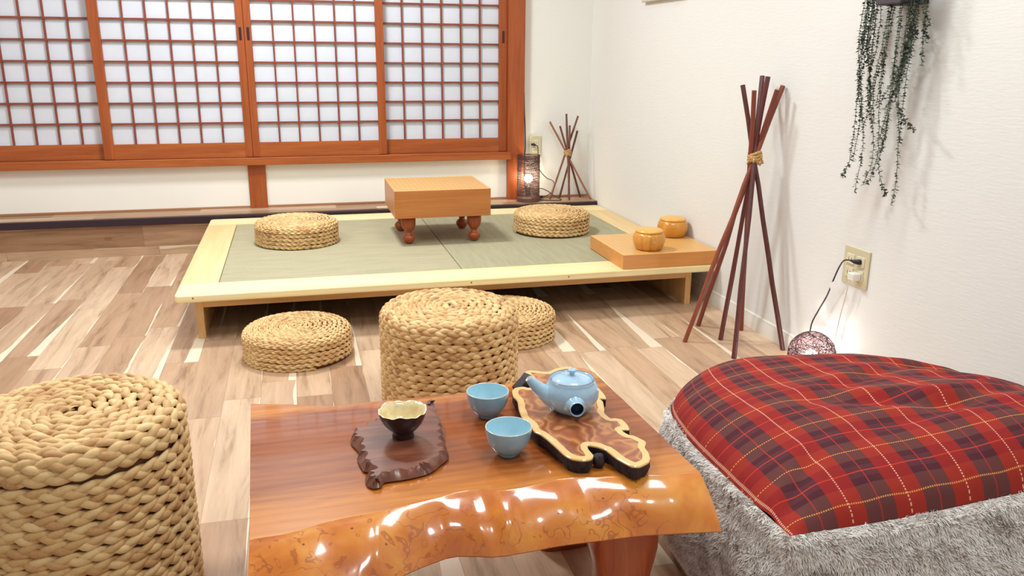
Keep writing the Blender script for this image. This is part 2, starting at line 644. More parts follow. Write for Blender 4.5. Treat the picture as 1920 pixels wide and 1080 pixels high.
# ------------------------------------------------------------------ woven cushions and stools
def rattan(name):
    w = NT(name, rough=0.55, spec=0.35)
    at = w.n('ShaderNodeVertexColor')
    at.layer_name = 'tone'
    v = w.coord('Object', (1, 1, 1))
    big = w.noise(v, 6, 3, 0.6)
    fine = w.noise(v, 160, 3, 0.6, 0.5)
    sep = w.n('ShaderNodeSeparateColor')
    w.t.links.new(at.outputs['Color'], sep.inputs[0])
    t = w.math('ADD', w.math('MULTIPLY', sep.outputs[0], 0.50), w.math('MULTIPLY', big, 0.46))
    t = w.math('ADD', t, w.math('MULTIPLY', w.math('SUBTRACT', fine, 0.5), 0.25))
    c = w.ramp(t, [(0.10, srgb(132, 84, 66)), (0.28, srgb(186, 138, 90)), (0.48, srgb(212, 172, 118)), (0.72, srgb(230, 198, 144))])
    w.color(c)
    w.bump(fine, 0.25, 0.002)
    return w.m


M['rattan'] = rattan('water_hyacinth_braid')
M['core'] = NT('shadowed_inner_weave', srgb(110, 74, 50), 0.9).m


def profile_fn(R, h, rc, bulge=0.0):
    """arc-length profile from (0,h) over a rounded shoulder down to (R,0)"""
    L1 = R - rc
    L2 = rc * PI / 2
    L3 = h - rc

    def f(s):
        if s < L1:
            return s, h + 0.004 * (1 - s / L1) * 0, 0.0, 1.0
        if s < L1 + L2:
            a = (s - L1) / rc
            return L1 + rc * math.sin(a), h - rc + rc * math.cos(a), math.sin(a), math.cos(a)
        z = h - rc - (s - L1 - L2)
        b = bulge * math.sin(PI * min(1, max(0, z / (h - rc)))) if bulge else 0
        return R + b, z, 1.0, 0.0
    return f, L1 + L2 + L3


def braid(f, s0, s1, pitch, P, seed, start_angle=0.0, cross=7, spp=13, fat=1.0):
    """three-strand plait wound in a spiral on the profile f, returns mesh data"""
    rnd = random.Random(seed)
    # path sampling by length
    th = start_angle
    s = s0
    pts = []
    dl = P / spp
    ln = 0.0
    while s < s1:
        r, z, nr, nz = f(s)
        rr = max(r, 0.006)
        dth = dl / math.hypot(rr, pitch / (2 * PI))
        pts.append((r, z, nr, nz, th, ln))
        th += dth
        s += pitch * dth / (2 * PI)
        ln += dl
    A = np.array(pts)
    r, z, nr, nz, t, l = A.T
    # slow wander so rows are not perfect
    wob = 0.0004 * np.sin(l * 9.1 + seed) + 0.0004 * np.sin(l * 23.7 + 2 * seed)
    ct, st = np.cos(t), np.sin(t)
    C = np.stack([r * ct, r * st, z], 1)
    N = np.stack([nr * ct, nr * st, nz], 1)
    T = np.stack([-st, ct, 0 * t], 1)
    Wd = np.cross(N, T)
    a, b = pitch * 0.28, pitch * 0.13
    V, F, tone = [], [], []
    base = 0
    for k in range(3):
        ph = 2 * PI * l / P + 2 * PI * k / 3
        ph = ph + 0.25 * np.sin(l * 31 + k * 2.1 + seed)
        S = C + Wd * (a * np.sin(ph) + wob)[:, None] + N * (b * np.sin(2 * ph) - pitch * 0.22)[:, None]
        D = np.gradient(S, axis=0)
        D /= np.linalg.norm(D, axis=1)[:, None] + 1e-12
        U = N - D * (N * D).sum(1)[:, None]
        U /= np.linalg.norm(U, axis=1)[:, None] + 1e-12
        B = np.cross(D, U)
        # leaf-like swelling of each visible lobe
        vis = 0.5 + 0.5 * np.sin(2 * ph)
        rb = pitch * (0.20 + 0.12 * vis) * fat
        ru = pitch * (0.15 + 0.07 * vis) * fat
        m = len(S)
        for c in range(cross):
            an = 2 * PI * c / cross
            V.append(S + U * (ru * math.cos(an))[:, None] + B * (rb * math.sin(an))[:, None])
        # tone per lobe
        idx = np.floor((ph + PI / 2) / PI).astype(int)
        mx = idx.max() + 2
        tb = np.array([min(1, max(0, rnd.gauss(0.58, 0.22))) for _ in range(mx)])
        tn = tb[idx]
        for c in range(cross):
            tone.append(tn)
        i = np.arange(m - 1)
        for c in range(cross):
            c2 = (c + 1) % cross
            F.append(np.stack([base + c * m + i, base + c2 * m + i, base + c2 * m + i + 1, base + c * m + i + 1], 1))
        base += cross * m
    V = np.concatenate(V)
    F = np.concatenate(F)
    tone = np.concatenate(tone)
    return V, F, tone, th % (2 * PI)


def np_mesh(name, V, F, tone=None, attr='tone'):
    me = bpy.data.meshes.new(name)
    me.vertices.add(len(V))
    me.vertices.foreach_set('co', np.asarray(V, dtype=np.float32).ravel())
    k = F.shape[1]
    me.loops.add(F.size)
    me.loops.foreach_set('vertex_index', F.astype(np.int32).ravel())
    me.polygons.add(len(F))
    me.polygons.foreach_set('loop_start', np.arange(0, F.size, k, dtype=np.int32))
    me.polygons.foreach_set('loop_total', np.full(len(F), k, dtype=np.int32))
    me.update(calc_edges=True)
    if tone is not None:
        ca = me.color_attributes.new(attr, 'FLOAT_COLOR', 'POINT')
        col = np.ones((len(V), 4), dtype=np.float32)
        col[:, 0] = col[:, 1] = col[:, 2] = tone
        ca.data.foreach_set('color', col.ravel())
    return me


def core_bm(R, h, rc, z0=0.002, inset=0.009):
    pr = [(0.0, h - inset)]
    for i in range(7):
        a = PI / 2 * i / 6
        pr.append((R - rc + (rc - inset * 0.6) * math.sin(a) - inset * 0.4, h - rc + (rc - inset) * math.cos(a)))
    pr += [(R - inset, z0), (0, z0)]
    return lathe(pr, 48)


def make_cushion(R, h, pitch, P, seed):
    f, S = profile_fn(R - 0.003, h - 0.002, 0.028)
    V, F, tone, _e = braid(f, 0.006, S - 0.002, pitch, P, seed, spp=12, cross=6, fat=0.93)
    V[:, 2] = np.maximum(V[:, 2], 0.0012)
    return np_mesh('woven_cover', V, F, tone)


CG = 'round woven floor cushions'
cush = thing('floor_cushion', 'flat round braided cushion on left tatami mat', 'cushion', (-0.02, 3.812, PZ - 0.0015), 0.5, CG)
mesh_obj('woven_cover', make_cushion(0.186, 0.106, 0.0165, 0.078, 3), M['rattan'], cush)
obj('inner_pad', core_bm(0.184, 0.104, 0.028), M['core'], cush, smooth=True)
dup(cush, (1.175, 3.795, PZ - 0.0015), 'flat round braided cushion on the right tatami mat', 2.1)
dup(cush, (-0.035, 2.806, 0.0), 'flat round braided cushion on the floor in front of the platform', 3.9)
dup(cush, (0.712, 2.845, 0.0), 'flat round braided cushion half hidden behind the tall woven stool', 5.2)


def make_stool(name, label, loc, rot, R, h, lid_s, gap_dz, gapside, seed):
    t = thing(name, label, 'stool', loc, rot, 'tall round woven stools')
    pitch, P = 0.0235, 0.104
    rc = 0.034
    f, S = profile_fn(R - 0.004, h - 0.002, rc)
    V, F, tone, end = braid(f, 0.008, lid_s, pitch, P, seed, spp=16, cross=8, fat=1.05)
    # lid tilts open a few millimetres on one side
    V[:, 2] += gap_dz * (0.0 + 1.0 + (V[:, 0] * math.cos(gapside) + V[:, 1] * math.sin(gapside)) / R) * 0.5
    mesh_obj('lid', np_mesh('lid', V, F, tone), M['rattan'], t)
    V, F, tone, _e = braid(f, lid_s - 0.02 * pitch, S + 0.004, pitch, P, seed + 7, start_angle=end, spp=16, cross=8, fat=1.05)
    V[:, 2] = np.maximum(V[:, 2], 0.0015)
    mesh_obj('basket', np_mesh('basket', V, F, tone), M['rattan'], t)
    obj('lining', core_bm(R - 0.001, h, rc, inset=0.013), M['core'], t, smooth=True)
    return t


make_stool('woven_stool', 'large round woven stool at the left front corner of the picture', (-0.411, 1.470, 0), 0.3, 0.194, 0.405, 0.194 + 0.034, 0.0075, -0.5, 11)
make_stool('woven_stool', 'round woven stool standing behind the live edge table', (0.408, 2.320, 0), 1.7, 0.207, 0.290, 0.205 + 0.034, 0.003, 0.4, 23)

# ------------------------------------------------------------------ go table
def board_top(name, side_dark, side_light, x0, x1, y0, y1, n=19):
    """golden board wood with a fine grid of lines on its top face"""
    w = NT(name, rough=0.34)
    v = w.coord('Object', (1.0, 16, 26))
    a = w.noise(v, 2.2, 4, 0.6, 0.4)
    b = w.noise(v, 13, 3, 0.6)
    s = w.math('ADD', w.math('MULTIPLY', a, 0.7), w.math('MULTIPLY', b, 0.3))
    c = w.ramp(s, [(0.3, side_dark), (0.7, side_light)])
    tc = w.n('ShaderNodeTexCoord')
    sep = w.n('ShaderNodeSeparateXYZ')
    w.t.links.new(tc.outputs['Object'], sep.inputs[0])
    mg = 0.018
    lines = None
    ins = None
    for so, lo, hi in ((sep.outputs[0], x0 + mg, x1 - mg), (sep.outputs[1], y0 + mg, y1 - mg)):
        u = w.math('MULTIPLY', w.math('DIVIDE', w.math('SUBTRACT', so, lo), hi - lo), n - 1)
        d = w.math('ABSOLUTE', w.math('SUBTRACT', u, w.math('ROUND', u)))
        ln = w.math('LESS_THAN', d, 0.035)
        inside = w.math('MULTIPLY', w.math('GREATER_THAN', u, -0.05), w.math('LESS_THAN', u, n - 1 + 0.05))
        lines = ln if lines is None else w.math('MAXIMUM', lines, ln)
        ins = inside if ins is None else w.math('MULTIPLY', ins, inside)
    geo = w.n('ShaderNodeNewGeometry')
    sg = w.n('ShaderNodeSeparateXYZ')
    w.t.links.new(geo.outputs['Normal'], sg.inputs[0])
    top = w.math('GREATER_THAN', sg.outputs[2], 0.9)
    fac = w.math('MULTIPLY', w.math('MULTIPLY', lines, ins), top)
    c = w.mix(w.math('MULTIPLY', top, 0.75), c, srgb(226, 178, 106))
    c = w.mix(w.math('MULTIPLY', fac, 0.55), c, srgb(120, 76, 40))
    w.color(c)
    return w.m


go = thing('go_board_table', 'thick wooden go board standing on four turned feet on the tatami', 'go board', (0.615, 3.81, PZ - 0.0015))
gw, gd = 0.215, 0.205
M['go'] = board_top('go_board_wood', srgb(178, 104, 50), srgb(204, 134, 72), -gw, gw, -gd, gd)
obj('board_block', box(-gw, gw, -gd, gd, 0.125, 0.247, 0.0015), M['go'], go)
for sx, sy in ((-0.15, -0.145), (0.15, -0.145), (-0.15, 0.145), (0.15, 0.145)):
    pr = [(0, 0.0), (0.013, 0.0), (0.019, 0.006), (0.026, 0.016), (0.030, 0.026), (0.029, 0.034), (0.022, 0.042), (0.014, 0.048), (0.014, 0.054),
          (0.019, 0.060), (0.028, 0.072), (0.033, 0.086), (0.034, 0.100), (0.034, 0.1251), (0, 0.1251)]

    def octo(i, a, r, z):
        # eight soft facets, as carved
        k = math.cos(PI / 8) / math.cos(((a + PI / 8) % (PI / 4)) - PI / 8)
        return r * (0.45 + 0.55 * k), z
    o = obj('foot', lathe(pr, 40, wob=octo), M['legwood'], go, smooth=True, loc=(sx, sy, 0))

# thin board lying on the platform's right corner
gb = thing('go_board', 'thin golden wooden board lying on the platform corner by the wall', 'go board', (1.437, 3.195, PZ + 0.0005))
bw, bd = 0.207, 0.195
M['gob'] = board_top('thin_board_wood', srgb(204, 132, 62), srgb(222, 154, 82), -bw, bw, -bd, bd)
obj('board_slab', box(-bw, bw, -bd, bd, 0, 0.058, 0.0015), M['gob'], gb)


def bowl_wood(name):
    w = NT(name, rough=0.22, coat=0.3)
    tc = w.n('ShaderNodeTexCoord')
    sep = w.n('ShaderNodeSeparateXYZ')
    w.t.links.new(tc.outputs['Object'], sep.inputs[0])
    an = w.math('ARCTAN2', sep.outputs[1], sep.outputs[0])
    st = w.math('FLOOR', w.math('MULTIPLY', w.math('ADD', an, 3.15), 5.1))
    wn = w.n('ShaderNodeTexWhiteNoise', noise_dimensions='1D')
    w.t.links.new(st, wn.inputs['W'])
    v = w.coord('Object', (10, 10, 1.5))
    a = w.noise(v, 5, 3)
    s = w.math('ADD', w.math('MULTIPLY', wn.outputs['Value'], 0.6), w.math('MULTIPLY', a, 0.4))
    w.color(w.ramp(s, [(0.1, srgb(196, 128, 48)), (0.5, srgb(210, 144, 58)), (0.9, srgb(222, 160, 72))]))
    return w.m


M['bowlwood'] = bowl_wood('striped_bamboo')
M['lidwood'] = wood('pale_bamboo_lid', srgb(222, 162, 74), srgb(236, 184, 98), (2, 10, 10), 3, 0.3)
gz = PZ + 0.059
gbowl = thing('go_bowl', 'round lidded bamboo bowl in front on the thin board', 'bowl', (1.374, 3.085, gz), 0.4, 'lidded bowls for go stones')
pr = [(0, 0), (0.046, 0), (0.052, 0.003), (0.060, 0.016), (0.066, 0.034), (0.066, 0.048), (0.062, 0.062), (0.056, 0.071), (0.052, 0.0715), (0, 0.0715)]
obj('body', lathe(pr, 56), M['bowlwood'], gbowl, smooth=True)
pr = [(0, 0.0716), (0.056, 0.0722), (0.0575, 0.0745), (0.056, 0.079), (0.048, 0.0835), (0.030, 0.0865), (0, 0.0875)]
obj('lid', lathe(pr, 56), M['lidwood'], gbowl, smooth=True)
dup(gbowl, (1.578, 3.300, gz), 'round lidded bamboo bowl at the back of the thin board, against the wall', 1.9)

# ------------------------------------------------------------------ live edge table
TZ = 0.33
TB = 0.269
ft = [(-0.0982, 1.1058), (-0.091, 1.1082), (-0.0549, 1.1094), (-0.0302, 1.1149), (0.0021, 1.1262), (0.0343, 1.1335), (0.0677, 1.1363), (0.1231, 1.1462), (0.1379, 1.149), (0.1891, 1.1604), (0.2109, 1.169), (0.2322, 1.171), (0.2522, 1.1695), (0.2746, 1.161), (0.2946, 1.1575), (0.3179, 1.1585), (0.3424, 1.1632), (0.381, 1.1715), (0.4166, 1.1707), (0.4482, 1.162), (0.4842, 1.1583), (0.5155, 1.1553), (0.5529, 1.1456), (0.589, 1.1405), (0.6212, 1.138)]
fb = [(-0.10, 0.985), (-0.03, 0.995), (0.05, 1.022), (0.09, 1.045), (0.1192, 1.0615), (0.1419, 1.0722), (0.1824, 1.0868), (0.2014, 1.0879), (0.2323, 1.0795), (0.2481, 1.0738), (0.2731, 1.0716), (0.3181, 1.0746), (0.355, 1.0774), (0.3862, 1.0774), (0.4227, 1.0761), (0.4777, 1.075), (0.5111, 1.0727), (0.5909, 1.0601), (0.6223, 1.0556)]
bk = [(-0.1182, 1.6069), (-0.0874, 1.5969), (-0.0414, 1.5866), (-0.0159, 1.5719), (0.0145, 1.5603), (0.0399, 1.5543), (0.0659, 1.5551), (0.0974, 1.5584), (0.1397, 1.5593), (0.183, 1.5618), (0.2261, 1.561), (0.2808, 1.5604), (0.3148, 1.5638), (0.3871, 1.5811), (0.4321, 1.5979), (0.4794, 1.6182), (0.529, 1.6431), (0.5642, 1.6483), (0.5911, 1.6392), (0.6044, 1.6082)]

M['tabtop'] = None
w = NT('lacquered_zelkova_top', rough=0.3, coat=0.55, spec=0.2)
w.b.inputs['Coat Roughness'].default_value = 0.05
v = w.coord('Object', (1.6, 9, 4), rot=(0, 0, -0.10))
a = w.noise(v, 2.0, 4, 0.55, 1.3)
v2 = w.coord('Object', (2.5, 30, 10), rot=(0, 0, -0.14))
b = w.noise(v2, 3.4, 4, 0.6, 0.8)
wv = w.n('ShaderNodeTexWave')
wv.wave_type = 'BANDS'
wv.bands_direction = 'Y'
w.t.links.new(w.coord('Object', (0.35, 1.0, 1), rot=(0, 0, -0.10)), wv.inputs['Vector'])
wv.inputs['Scale'].default_value = 14
wv.inputs['Distortion'].default_value = 6
wv.inputs['Detail'].default_value = 2.5
wv.inputs['Detail Scale'].default_value = 1.2
s = w.math('ADD', w.math('MULTIPLY', a, 0.6), w.math('MULTIPLY', b, 0.3))
s = w.math('ADD', s, w.math('MULTIPLY', wv.outputs['Fac'], 0.10))
# sapwood (lighter, more yellow) towards the two live edges
tc = w.n('ShaderNodeTexCoord')
sep = w.n('ShaderNodeSeparateXYZ')
w.t.links.new(tc.outputs['Object'], sep.inputs[0])
dy = w.math('SUBTRACT', 0.165, w.math('ABSOLUTE', w.math('ADD', sep.outputs[1], w.math('ADD', -0.02, w.math('MULTIPLY', w.math('SUBTRACT', a, 0.5), 0.22)))))
sapf = w.math('MINIMUM', w.math('MAXIMUM', w.math('MULTIPLY', w.math('SUBTRACT', 0.03, dy), 14), 0.0), 1.0)
heart = w.ramp(s, [(0.28, srgb(110, 50, 20)), (0.45, srgb(140, 70, 28)), (0.62, srgb(160, 86, 36)), (0.78, srgb(176, 102, 46))])
sapc = w.ramp(s, [(0.28, srgb(176, 98, 34)), (0.5, srgb(196, 120, 46)), (0.75, srgb(210, 140, 62))])
w.color(w.mix(sapf, heart, sapc))
M['tabtop'] = w.m

w = NT('lacquered_burl_edge', rough=0.3, coat=0.9, spec=0.3)
w.b.inputs['Coat Roughness'].default_value = 0.10
v = w.coord('Object', (1, 1, 1))
d1 = w.n('ShaderNodeTexNoise')
w.t.links.new(v, d1.inputs['Vector'])
d1.inputs['Scale'].default_value = 11
d1.inputs['Detail'].default_value = 3
mxv = w.n('ShaderNodeMix')
mxv.data_type = 'VECTOR'
mxv.inputs[0].default_value = 0.35
w.t.links.new(v, mxv.inputs[4])
w.t.links.new(d1.outputs['Color'], mxv.inputs[5])
n1 = w.noise(mxv.outputs[1], 11, 2, 0.5, 0.4)
# contour lines of the noise give the curling burl figure
fr = w.math('FRACT', w.math('MULTIPLY', n1, 5.0))
lin = w.math('LESS_THAN', w.math('ABSOLUTE', w.math('SUBTRACT', fr, 0.5)), 0.055)
msk = w.noise(w.coord('Object', (1, 1, 1), loc=(3.1, 1.7, 0.4)), 6.0, 1, 0.5)
sepx = w.n('ShaderNodeSeparateXYZ')
w.t.links.new(w.n('ShaderNodeTexCoord').outputs['Object'], sepx.inputs[0])
leftf = w.math('MINIMUM', w.math('MAXIMUM', w.math('MULTIPLY', sepx.outputs[0], -3.0), 0.0), 0.45)
mk = w.math('GREATER_THAN', w.math('ADD', msk, w.math('MULTIPLY', leftf, 0.9)), 0.53)
big = w.noise(v, 9, 4, 0.6, 0.7)
c = w.ramp(big, [(0.3, srgb(178, 88, 26)), (0.5, srgb(204, 118, 38)), (0.7, srgb(220, 148, 62))])
c = w.mix(w.math('MULTIPLY', w.math('MULTIPLY', lin, mk), 0.5), c, srgb(140, 60, 18))
vor = w.n('ShaderNodeTexVoronoi')
w.t.links.new(v, vor.inputs['Vector'])
vor.inputs['Scale'].default_value = 26
sp = w.math('LESS_THAN', vor.outputs['Distance'], 0.055)
c = w.mix(w.math('MULTIPLY', sp, 0.8), c, srgb(96, 36, 14))
w.color(c)
M['burl'] = w.m

tx, ty = 0.255, 1.36
table = thing('low_table', 'glossy live edge wooden low table holding the tea things', 'table', (tx, ty, 0))
NX = 220
bm = bmesh.new()
rows = []
groove = 0.0
for i in range(NX + 1):
    u = i / NX
    xf = -0.0982 + (0.6212 + 0.0982) * u        # front top
    xb = -0.1182 + (0.6044 + 0.1182) * u        # back top
    xl = -0.1000 + (0.6223 + 0.1000) * u        # front bottom
    yf, yb, yl = interp(ft, xf), interp(bk, xb), interp(fb, xl)
    col = []
    # underside back to front omitted at first; top surface from back to front
    nb = 10
    for k in range(nb, -1, -1):                 # back live edge, curling under
        t = k / nb
        yy = yb + 0.020 * math.sin(t * PI / 2) * (1 + 0.5 * math.sin(xb * 21))
        zz = TZ - (TZ - TB) * (1 - math.cos(t * PI / 2))
        col.append((xb, yy, zz, 1))
    nt_ = 16
    for k in range(1, nt_ + 1):
        t = k / nt_
        x = xb + (xf - xb) * t
        y = yb + (yf - yb) * t
        col.append((x, y, TZ, 0))
    # small rounded ridge, then the sloping front face with swells
    nf = 22
    col.append((xf, yf - 0.0016, TZ - 0.0006, 2))
    for k in range(1, nf + 1):
        t = (k + 0.4) / (nf + 0.4)
        x = xf + (xl - xf) * t
        y = yf + (yl - yf) * (t ** 0.92)
        z = TZ + (TB - TZ) * (t ** 1.05)
        amp = math.sin(PI * t)
        nz = mnoise.noise(Vector((x * 15, t * 0.7, 1.3)))
        nz2 = mnoise.noise(Vector((x * 34, t * 0.5, 7.3)))
        wgt = 0.35 + 0.65 * math.exp(-((x - 0.17) / 0.16) ** 2)
        wgt *= 1.0 if x > 0.08 else 0.3
        nz *= 1.0 if x > 0.10 else max(0.25, (x + 0.1) / 0.2)
        bul = 0.008 * amp + 0.0085 * nz * amp + 0.0035 * nz2 * amp * wgt * 1.3
        y -= bul * 0.6
        z += bul * 0.8
        col.append((x, y, z, 2))
    # rounded nose and underside
    col.append((xl, yl + 0.004, TB - 0.004, 2))
    col.append((xl, yl + 0.02, TB - 0.005, 2))
    col.append((xb, yb - 0.02, TB - 0.005, 2))
    rows.append([bm.verts.new((x - tx, y - ty, z)) for (x, y, z, k) in col])
    kinds = [k for (_, _, _, k) in col]
mcol = len(rows[0])
for A, B in zip(rows, rows[1:]):
    for j in range(mcol):
        j2 = (j + 1) % mcol
        f = bm.faces.new((A[j], A[j2], B[j2], B[j]))
        f.material_index = 0 if (kinds[j2] == 0 or (kinds[j] == 0 and kinds[j2] == 0)) else 1
bm.faces.new(rows[0])
bm.faces.new(list(reversed(rows[-1])))
bmesh.ops.recalc_face_normals(bm, faces=bm.faces)
me = bpy.data.meshes.new('table_top')
bm.to_mesh(me)
bm.free()
me.materials.append(M['tabtop'])
me.materials.append(M['burl'])
o = mesh_obj('table_top', me, None, table)
me.set_sharp_from_angle(angle=math.radians(20))

w = NT('lacquered_red_leg', rough=0.3, coat=0.7)
v = w.coord('Object', (16, 10, 1.6))
a = w.noise(v, 3.0, 5, 0.6, 0.6)
w.color(w.ramp(a, [(0.3, srgb(146, 52, 22)), (0.5, srgb(176, 76, 32)), (0.72, srgb(196, 98, 46))]))
M['tableg'] = w.m


def table_leg(cx, cy):
    """slab leg with a waisted outline, thick front to back"""
    out = [(0.0, 0.060), (0.05, 0.056), (0.11, 0.043), (0.15, 0.046), (0.175, 0.053), (0.20, 0.0585), (0.225, 0.0585), (0.245, 0.054), (0.2640, 0.050)]
    bm = bmesh.new()
    R_ = []
    for z, hw in out:
        ring = []
        for k in range(20):
            a = 2 * PI * k / 20
            cc, ss = math.cos(a), math.sin(a)
            ring.append(bm.verts.new((cx + hw * math.copysign(abs(cc) ** 0.55, cc), cy + 0.045 * math.copysign(abs(ss) ** 0.55, ss), z)))
        R_.append(ring)
    for A, B in zip(R_, R_[1:]):
        for k in range(20):
            bm.faces.new((A[k], A[(k + 1) % 20], B[(k + 1) % 20], B[k]))
    bm.faces.new(list(reversed(R_[0])))
    bm.faces.new(R_[-1])
    return bm


for lx, ly in ((0.500 - tx, 1.170 - ty), (0.03 - tx, 1.165 - ty), (0.500 - tx, 1.50 - ty), (0.03 - tx, 1.50 - ty)):
    obj('leg', table_leg(lx, ly), M['tableg'], table, smooth=True)

# ------------------------------------------------------------------ things on the table
def glaze(name, c1, c2, rough=0.12):
    w = NT(name, rough=rough, coat=0.6)
    w.b.inputs['Coat Roughness'].default_value = 0.08
    v = w.coord('Object', (1, 1, 1))
    a = w.noise(v, 30, 4, 0.6)
    w.color(w.ramp(a, [(0.35, c1), (0.65, c2)]))
    return w.m


M['glaze_out'] = glaze('celadon_outside', srgb(136, 176, 200), srgb(152, 190, 210), 0.3)
M['glaze_in'] = glaze('celadon_inside', srgb(172, 212, 226), srgb(184, 220, 232))
M['glaze_pot'] = glaze('pale_blue_glaze', srgb(156, 190, 214), srgb(172, 202, 224))
M['glaze_rim'] = glaze('pale_rim_glaze', srgb(196, 204, 204), srgb(206, 212, 208))
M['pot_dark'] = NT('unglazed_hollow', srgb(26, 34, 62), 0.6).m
M['rim_brown'] = NT('thin_brown_rim', srgb(120, 118, 132), 0.35).m


def cup(label, loc):
    t = thing('tea_cup', label, 'cup', loc, 0.0, 'pale blue tea cups')
    out = [(0, 0.0), (0.017, 0.0), (0.0185, 0.001), (0.0185, 0.004), (0.0235, 0.008), (0.030, 0.015), (0.0352, 0.024), (0.0385, 0.035), (0.0402, 0.046), (0.0406, 0.0510)]
    obj('bowl', lathe(out, 56), M['glaze_out'], t, smooth=True)
    obj('rim', lathe([(0.0406, 0.0510), (0.0404, 0.0521), (0.0395, 0.0524), (0.0388, 0.0516)], 56), M['glaze_rim'], t, smooth=True)
    ins = [(0.0388, 0.0516), (0.0378, 0.042), (0.0350, 0.029), (0.029, 0.018), (0.019, 0.0105), (0.009, 0.0082), (0, 0.0080)]
    obj('inside', lathe(ins, 56), M['glaze_in'], t, smooth=True)
    return t


c1_ = cup('pale blue tea cup nearer the table back, left of the teapot', (0.326, 1.441, TZ + 0.0005))
dup(c1_, (0.3265, 1.279, TZ + 0.0005), 'pale blue tea cup nearer the table front, below the other cup')


def offset_poly(pts, d):
    """inset (d>0) a closed polygon, counter-clockwise or not"""
    n = len(pts)
    area_ = sum(pts[i][0] * pts[(i + 1) % n][1] - pts[(i + 1) % n][0] * pts[i][1] for i in range(n))
    sg = 1 if area_ > 0 else -1
    out = []
    for i in range(n):
        a, b = Vector(pts[i - 1]), Vector(pts[(i + 1) % n])
        t = (b - a).normalized()
        nrm = Vector((-t.y, t.x)) * sg
        dd = d(i) if callable(d) else d
        out.append((pts[i][0] + nrm.x * dd, pts[i][1] + nrm.y * dd))
    return out


def resample(pts, step, smooth=True):
    n = len(pts)
    if smooth:
        q = []
        P = [Vector((*p, 0)) for p in pts]
        for i in range(n):
            a, b, c, d = P[i - 1], P[i], P[(i + 1) % n], P[(i + 2) % n]
            for k in range(6):
                t = k / 6
                r = 0.5 * ((2 * b) + (c - a) * t + (2 * a - 5 * b + 4 * c - d) * t * t + (3 * b - a - 3 * c + d) * t ** 3)
                r = r * 0.6 + (b.lerp(c, t)) * 0.4
                q.append((r.x, r.y))
        pts = q
    return pts


def fill_top(bm, ring, mi=0):
    es = []
    n = len(ring)
    for i in range(n):
        e = bm.edges.get((ring[i], ring[(i + 1) % n])) or bm.edges.new((ring[i], ring[(i + 1) % n]))
        es.append(e)
    r = bmesh.ops.triangle_fill(bm, use_beauty=True, use_dissolve=False, edges=es)
    for g in r['geom']:
        if isinstance(g, bmesh.types.BMFace):
            g.material_index = mi
            if g.normal.z < 0:
                g.normal_flip()


# dark carved tray
dk = [(0.0632, 1.3916), (0.0627, 1.3734), (0.0739, 1.3354), (0.0684, 1.3129), (0.0746, 1.269), (0.0827, 1.2608), (0.0757, 1.2378), (0.0775, 1.2164), (0.0863, 1.2055), (0.0993, 1.2082), (0.1063, 1.2214), (0.1366, 1.2231), (0.1589, 1.2269), (0.1758, 1.2321), (0.1891, 1.2415), (0.2193, 1.2767), (0.2236, 1.2961), (0.2243, 1.3312), (0.2291, 1.3632), (0.2325, 1.3969), (0.2326, 1.4371), (0.2308, 1.4759), (0.2329, 1.5105), (0.2116, 1.4996), (0.1911, 1.5155), (0.1645, 1.5163), (0.1361, 1.4894), (0.1157, 1.4527), (0.1033, 1.4436), (0.0741, 1.4231)]
dkx, dky = 0.15, 1.355
tray = thing('carved_tray', 'dark brown carved wooden tray under the coconut bowl', 'tray', (dkx, dky, TZ + 0.0005))
pts = resample([(x - dkx, y - dky) for x, y in dk], 0.004)
n = len(pts)
rr = random.Random(5)
scal = [0.0] * n
i = 0
while i < n:
    L = rr.choice((3, 4, 5, 5, 6))
    dep = rr.uniform(0.007, 0.016)
    for k in range(L):
        if i + k < n:
            scal[i + k] = dep * math.sin(PI * (k + 0.3) / L) ** 0.7 if math.sin(PI * (k + 0.3) / L) > 0 else 0
    i += L
bm = bmesh.new()
rings = []
rings.append([(x, y, 0.0) for x, y in offset_poly(pts, 0.003)])
rings.append([(x, y, 0.003) for x, y in offset_poly(pts, 0.0)])
rings.append([(x, y, 0.0085) for x, y in offset_poly(pts, lambda i: 0.0008 + scal[i] * 0.35)])
rings.append([(x, y, 0.0165) for x, y in offset_poly(pts, lambda i: 0.0030 + scal[i] * 1.05)])
rings.append([(x, y, 0.0170) for x, y in offset_poly(pts, lambda i: 0.0040 + scal[i] * 1.02)])
R_ = [[bm.verts.new(p) for p in r] for r in rings]
for A, B in zip(R_, R_[1:]):
    for k in range(n):
        bm.faces.new((A[k], A[(k + 1) % n], B[(k + 1) % n], B[k]))
fill_top(bm, R_[-1], 0)
fill_top(bm, R_[0], 0)
bmesh.ops.recalc_face_normals(bm, faces=bm.faces)
w = NT('dark_carved_wood', rough=0.3, coat=0.7)
w.b.inputs['Coat Roughness'].default_value = 0.12
v = w.coord('Object', (2, 14, 8), rot=(0, 0, 0.1))
a = w.noise(v, 4, 4, 0.6, 0.6)
w.color(w.ramp(a, [(0.3, srgb(86, 44, 34)), (0.7, srgb(134, 78, 56))]))
M['darktray'] = w.m
w.b.inputs['Coat Weight'].default_value = 0.4
w.b.inputs['Coat Roughness'].default_value = 0.2
obj('tray_slab', bm, M['darktray'], tray, auto=22)

# coconut shell bowl with a broken, lacquered rim
coco = thing('coconut_bowl', 'coconut shell bowl with pale inside and jagged rim on dark tray', 'bowl', (0.153, 1.355, TZ + 0.0175))


def jag(a):
    return 0.0016 * math.sin(3 * a + 0.6) + 0.0010 * math.sin(7 * a + 1.1) + 0.0008 * math.sin(13 * a) - 0.006 * math.exp(-((((a - 2.62 + PI) % (2 * PI)) - PI) / 0.13) ** 2) + 0.0025 * math.exp(-((((a - 2.25 + PI) % (2 * PI)) - PI) / 0.15) ** 2)


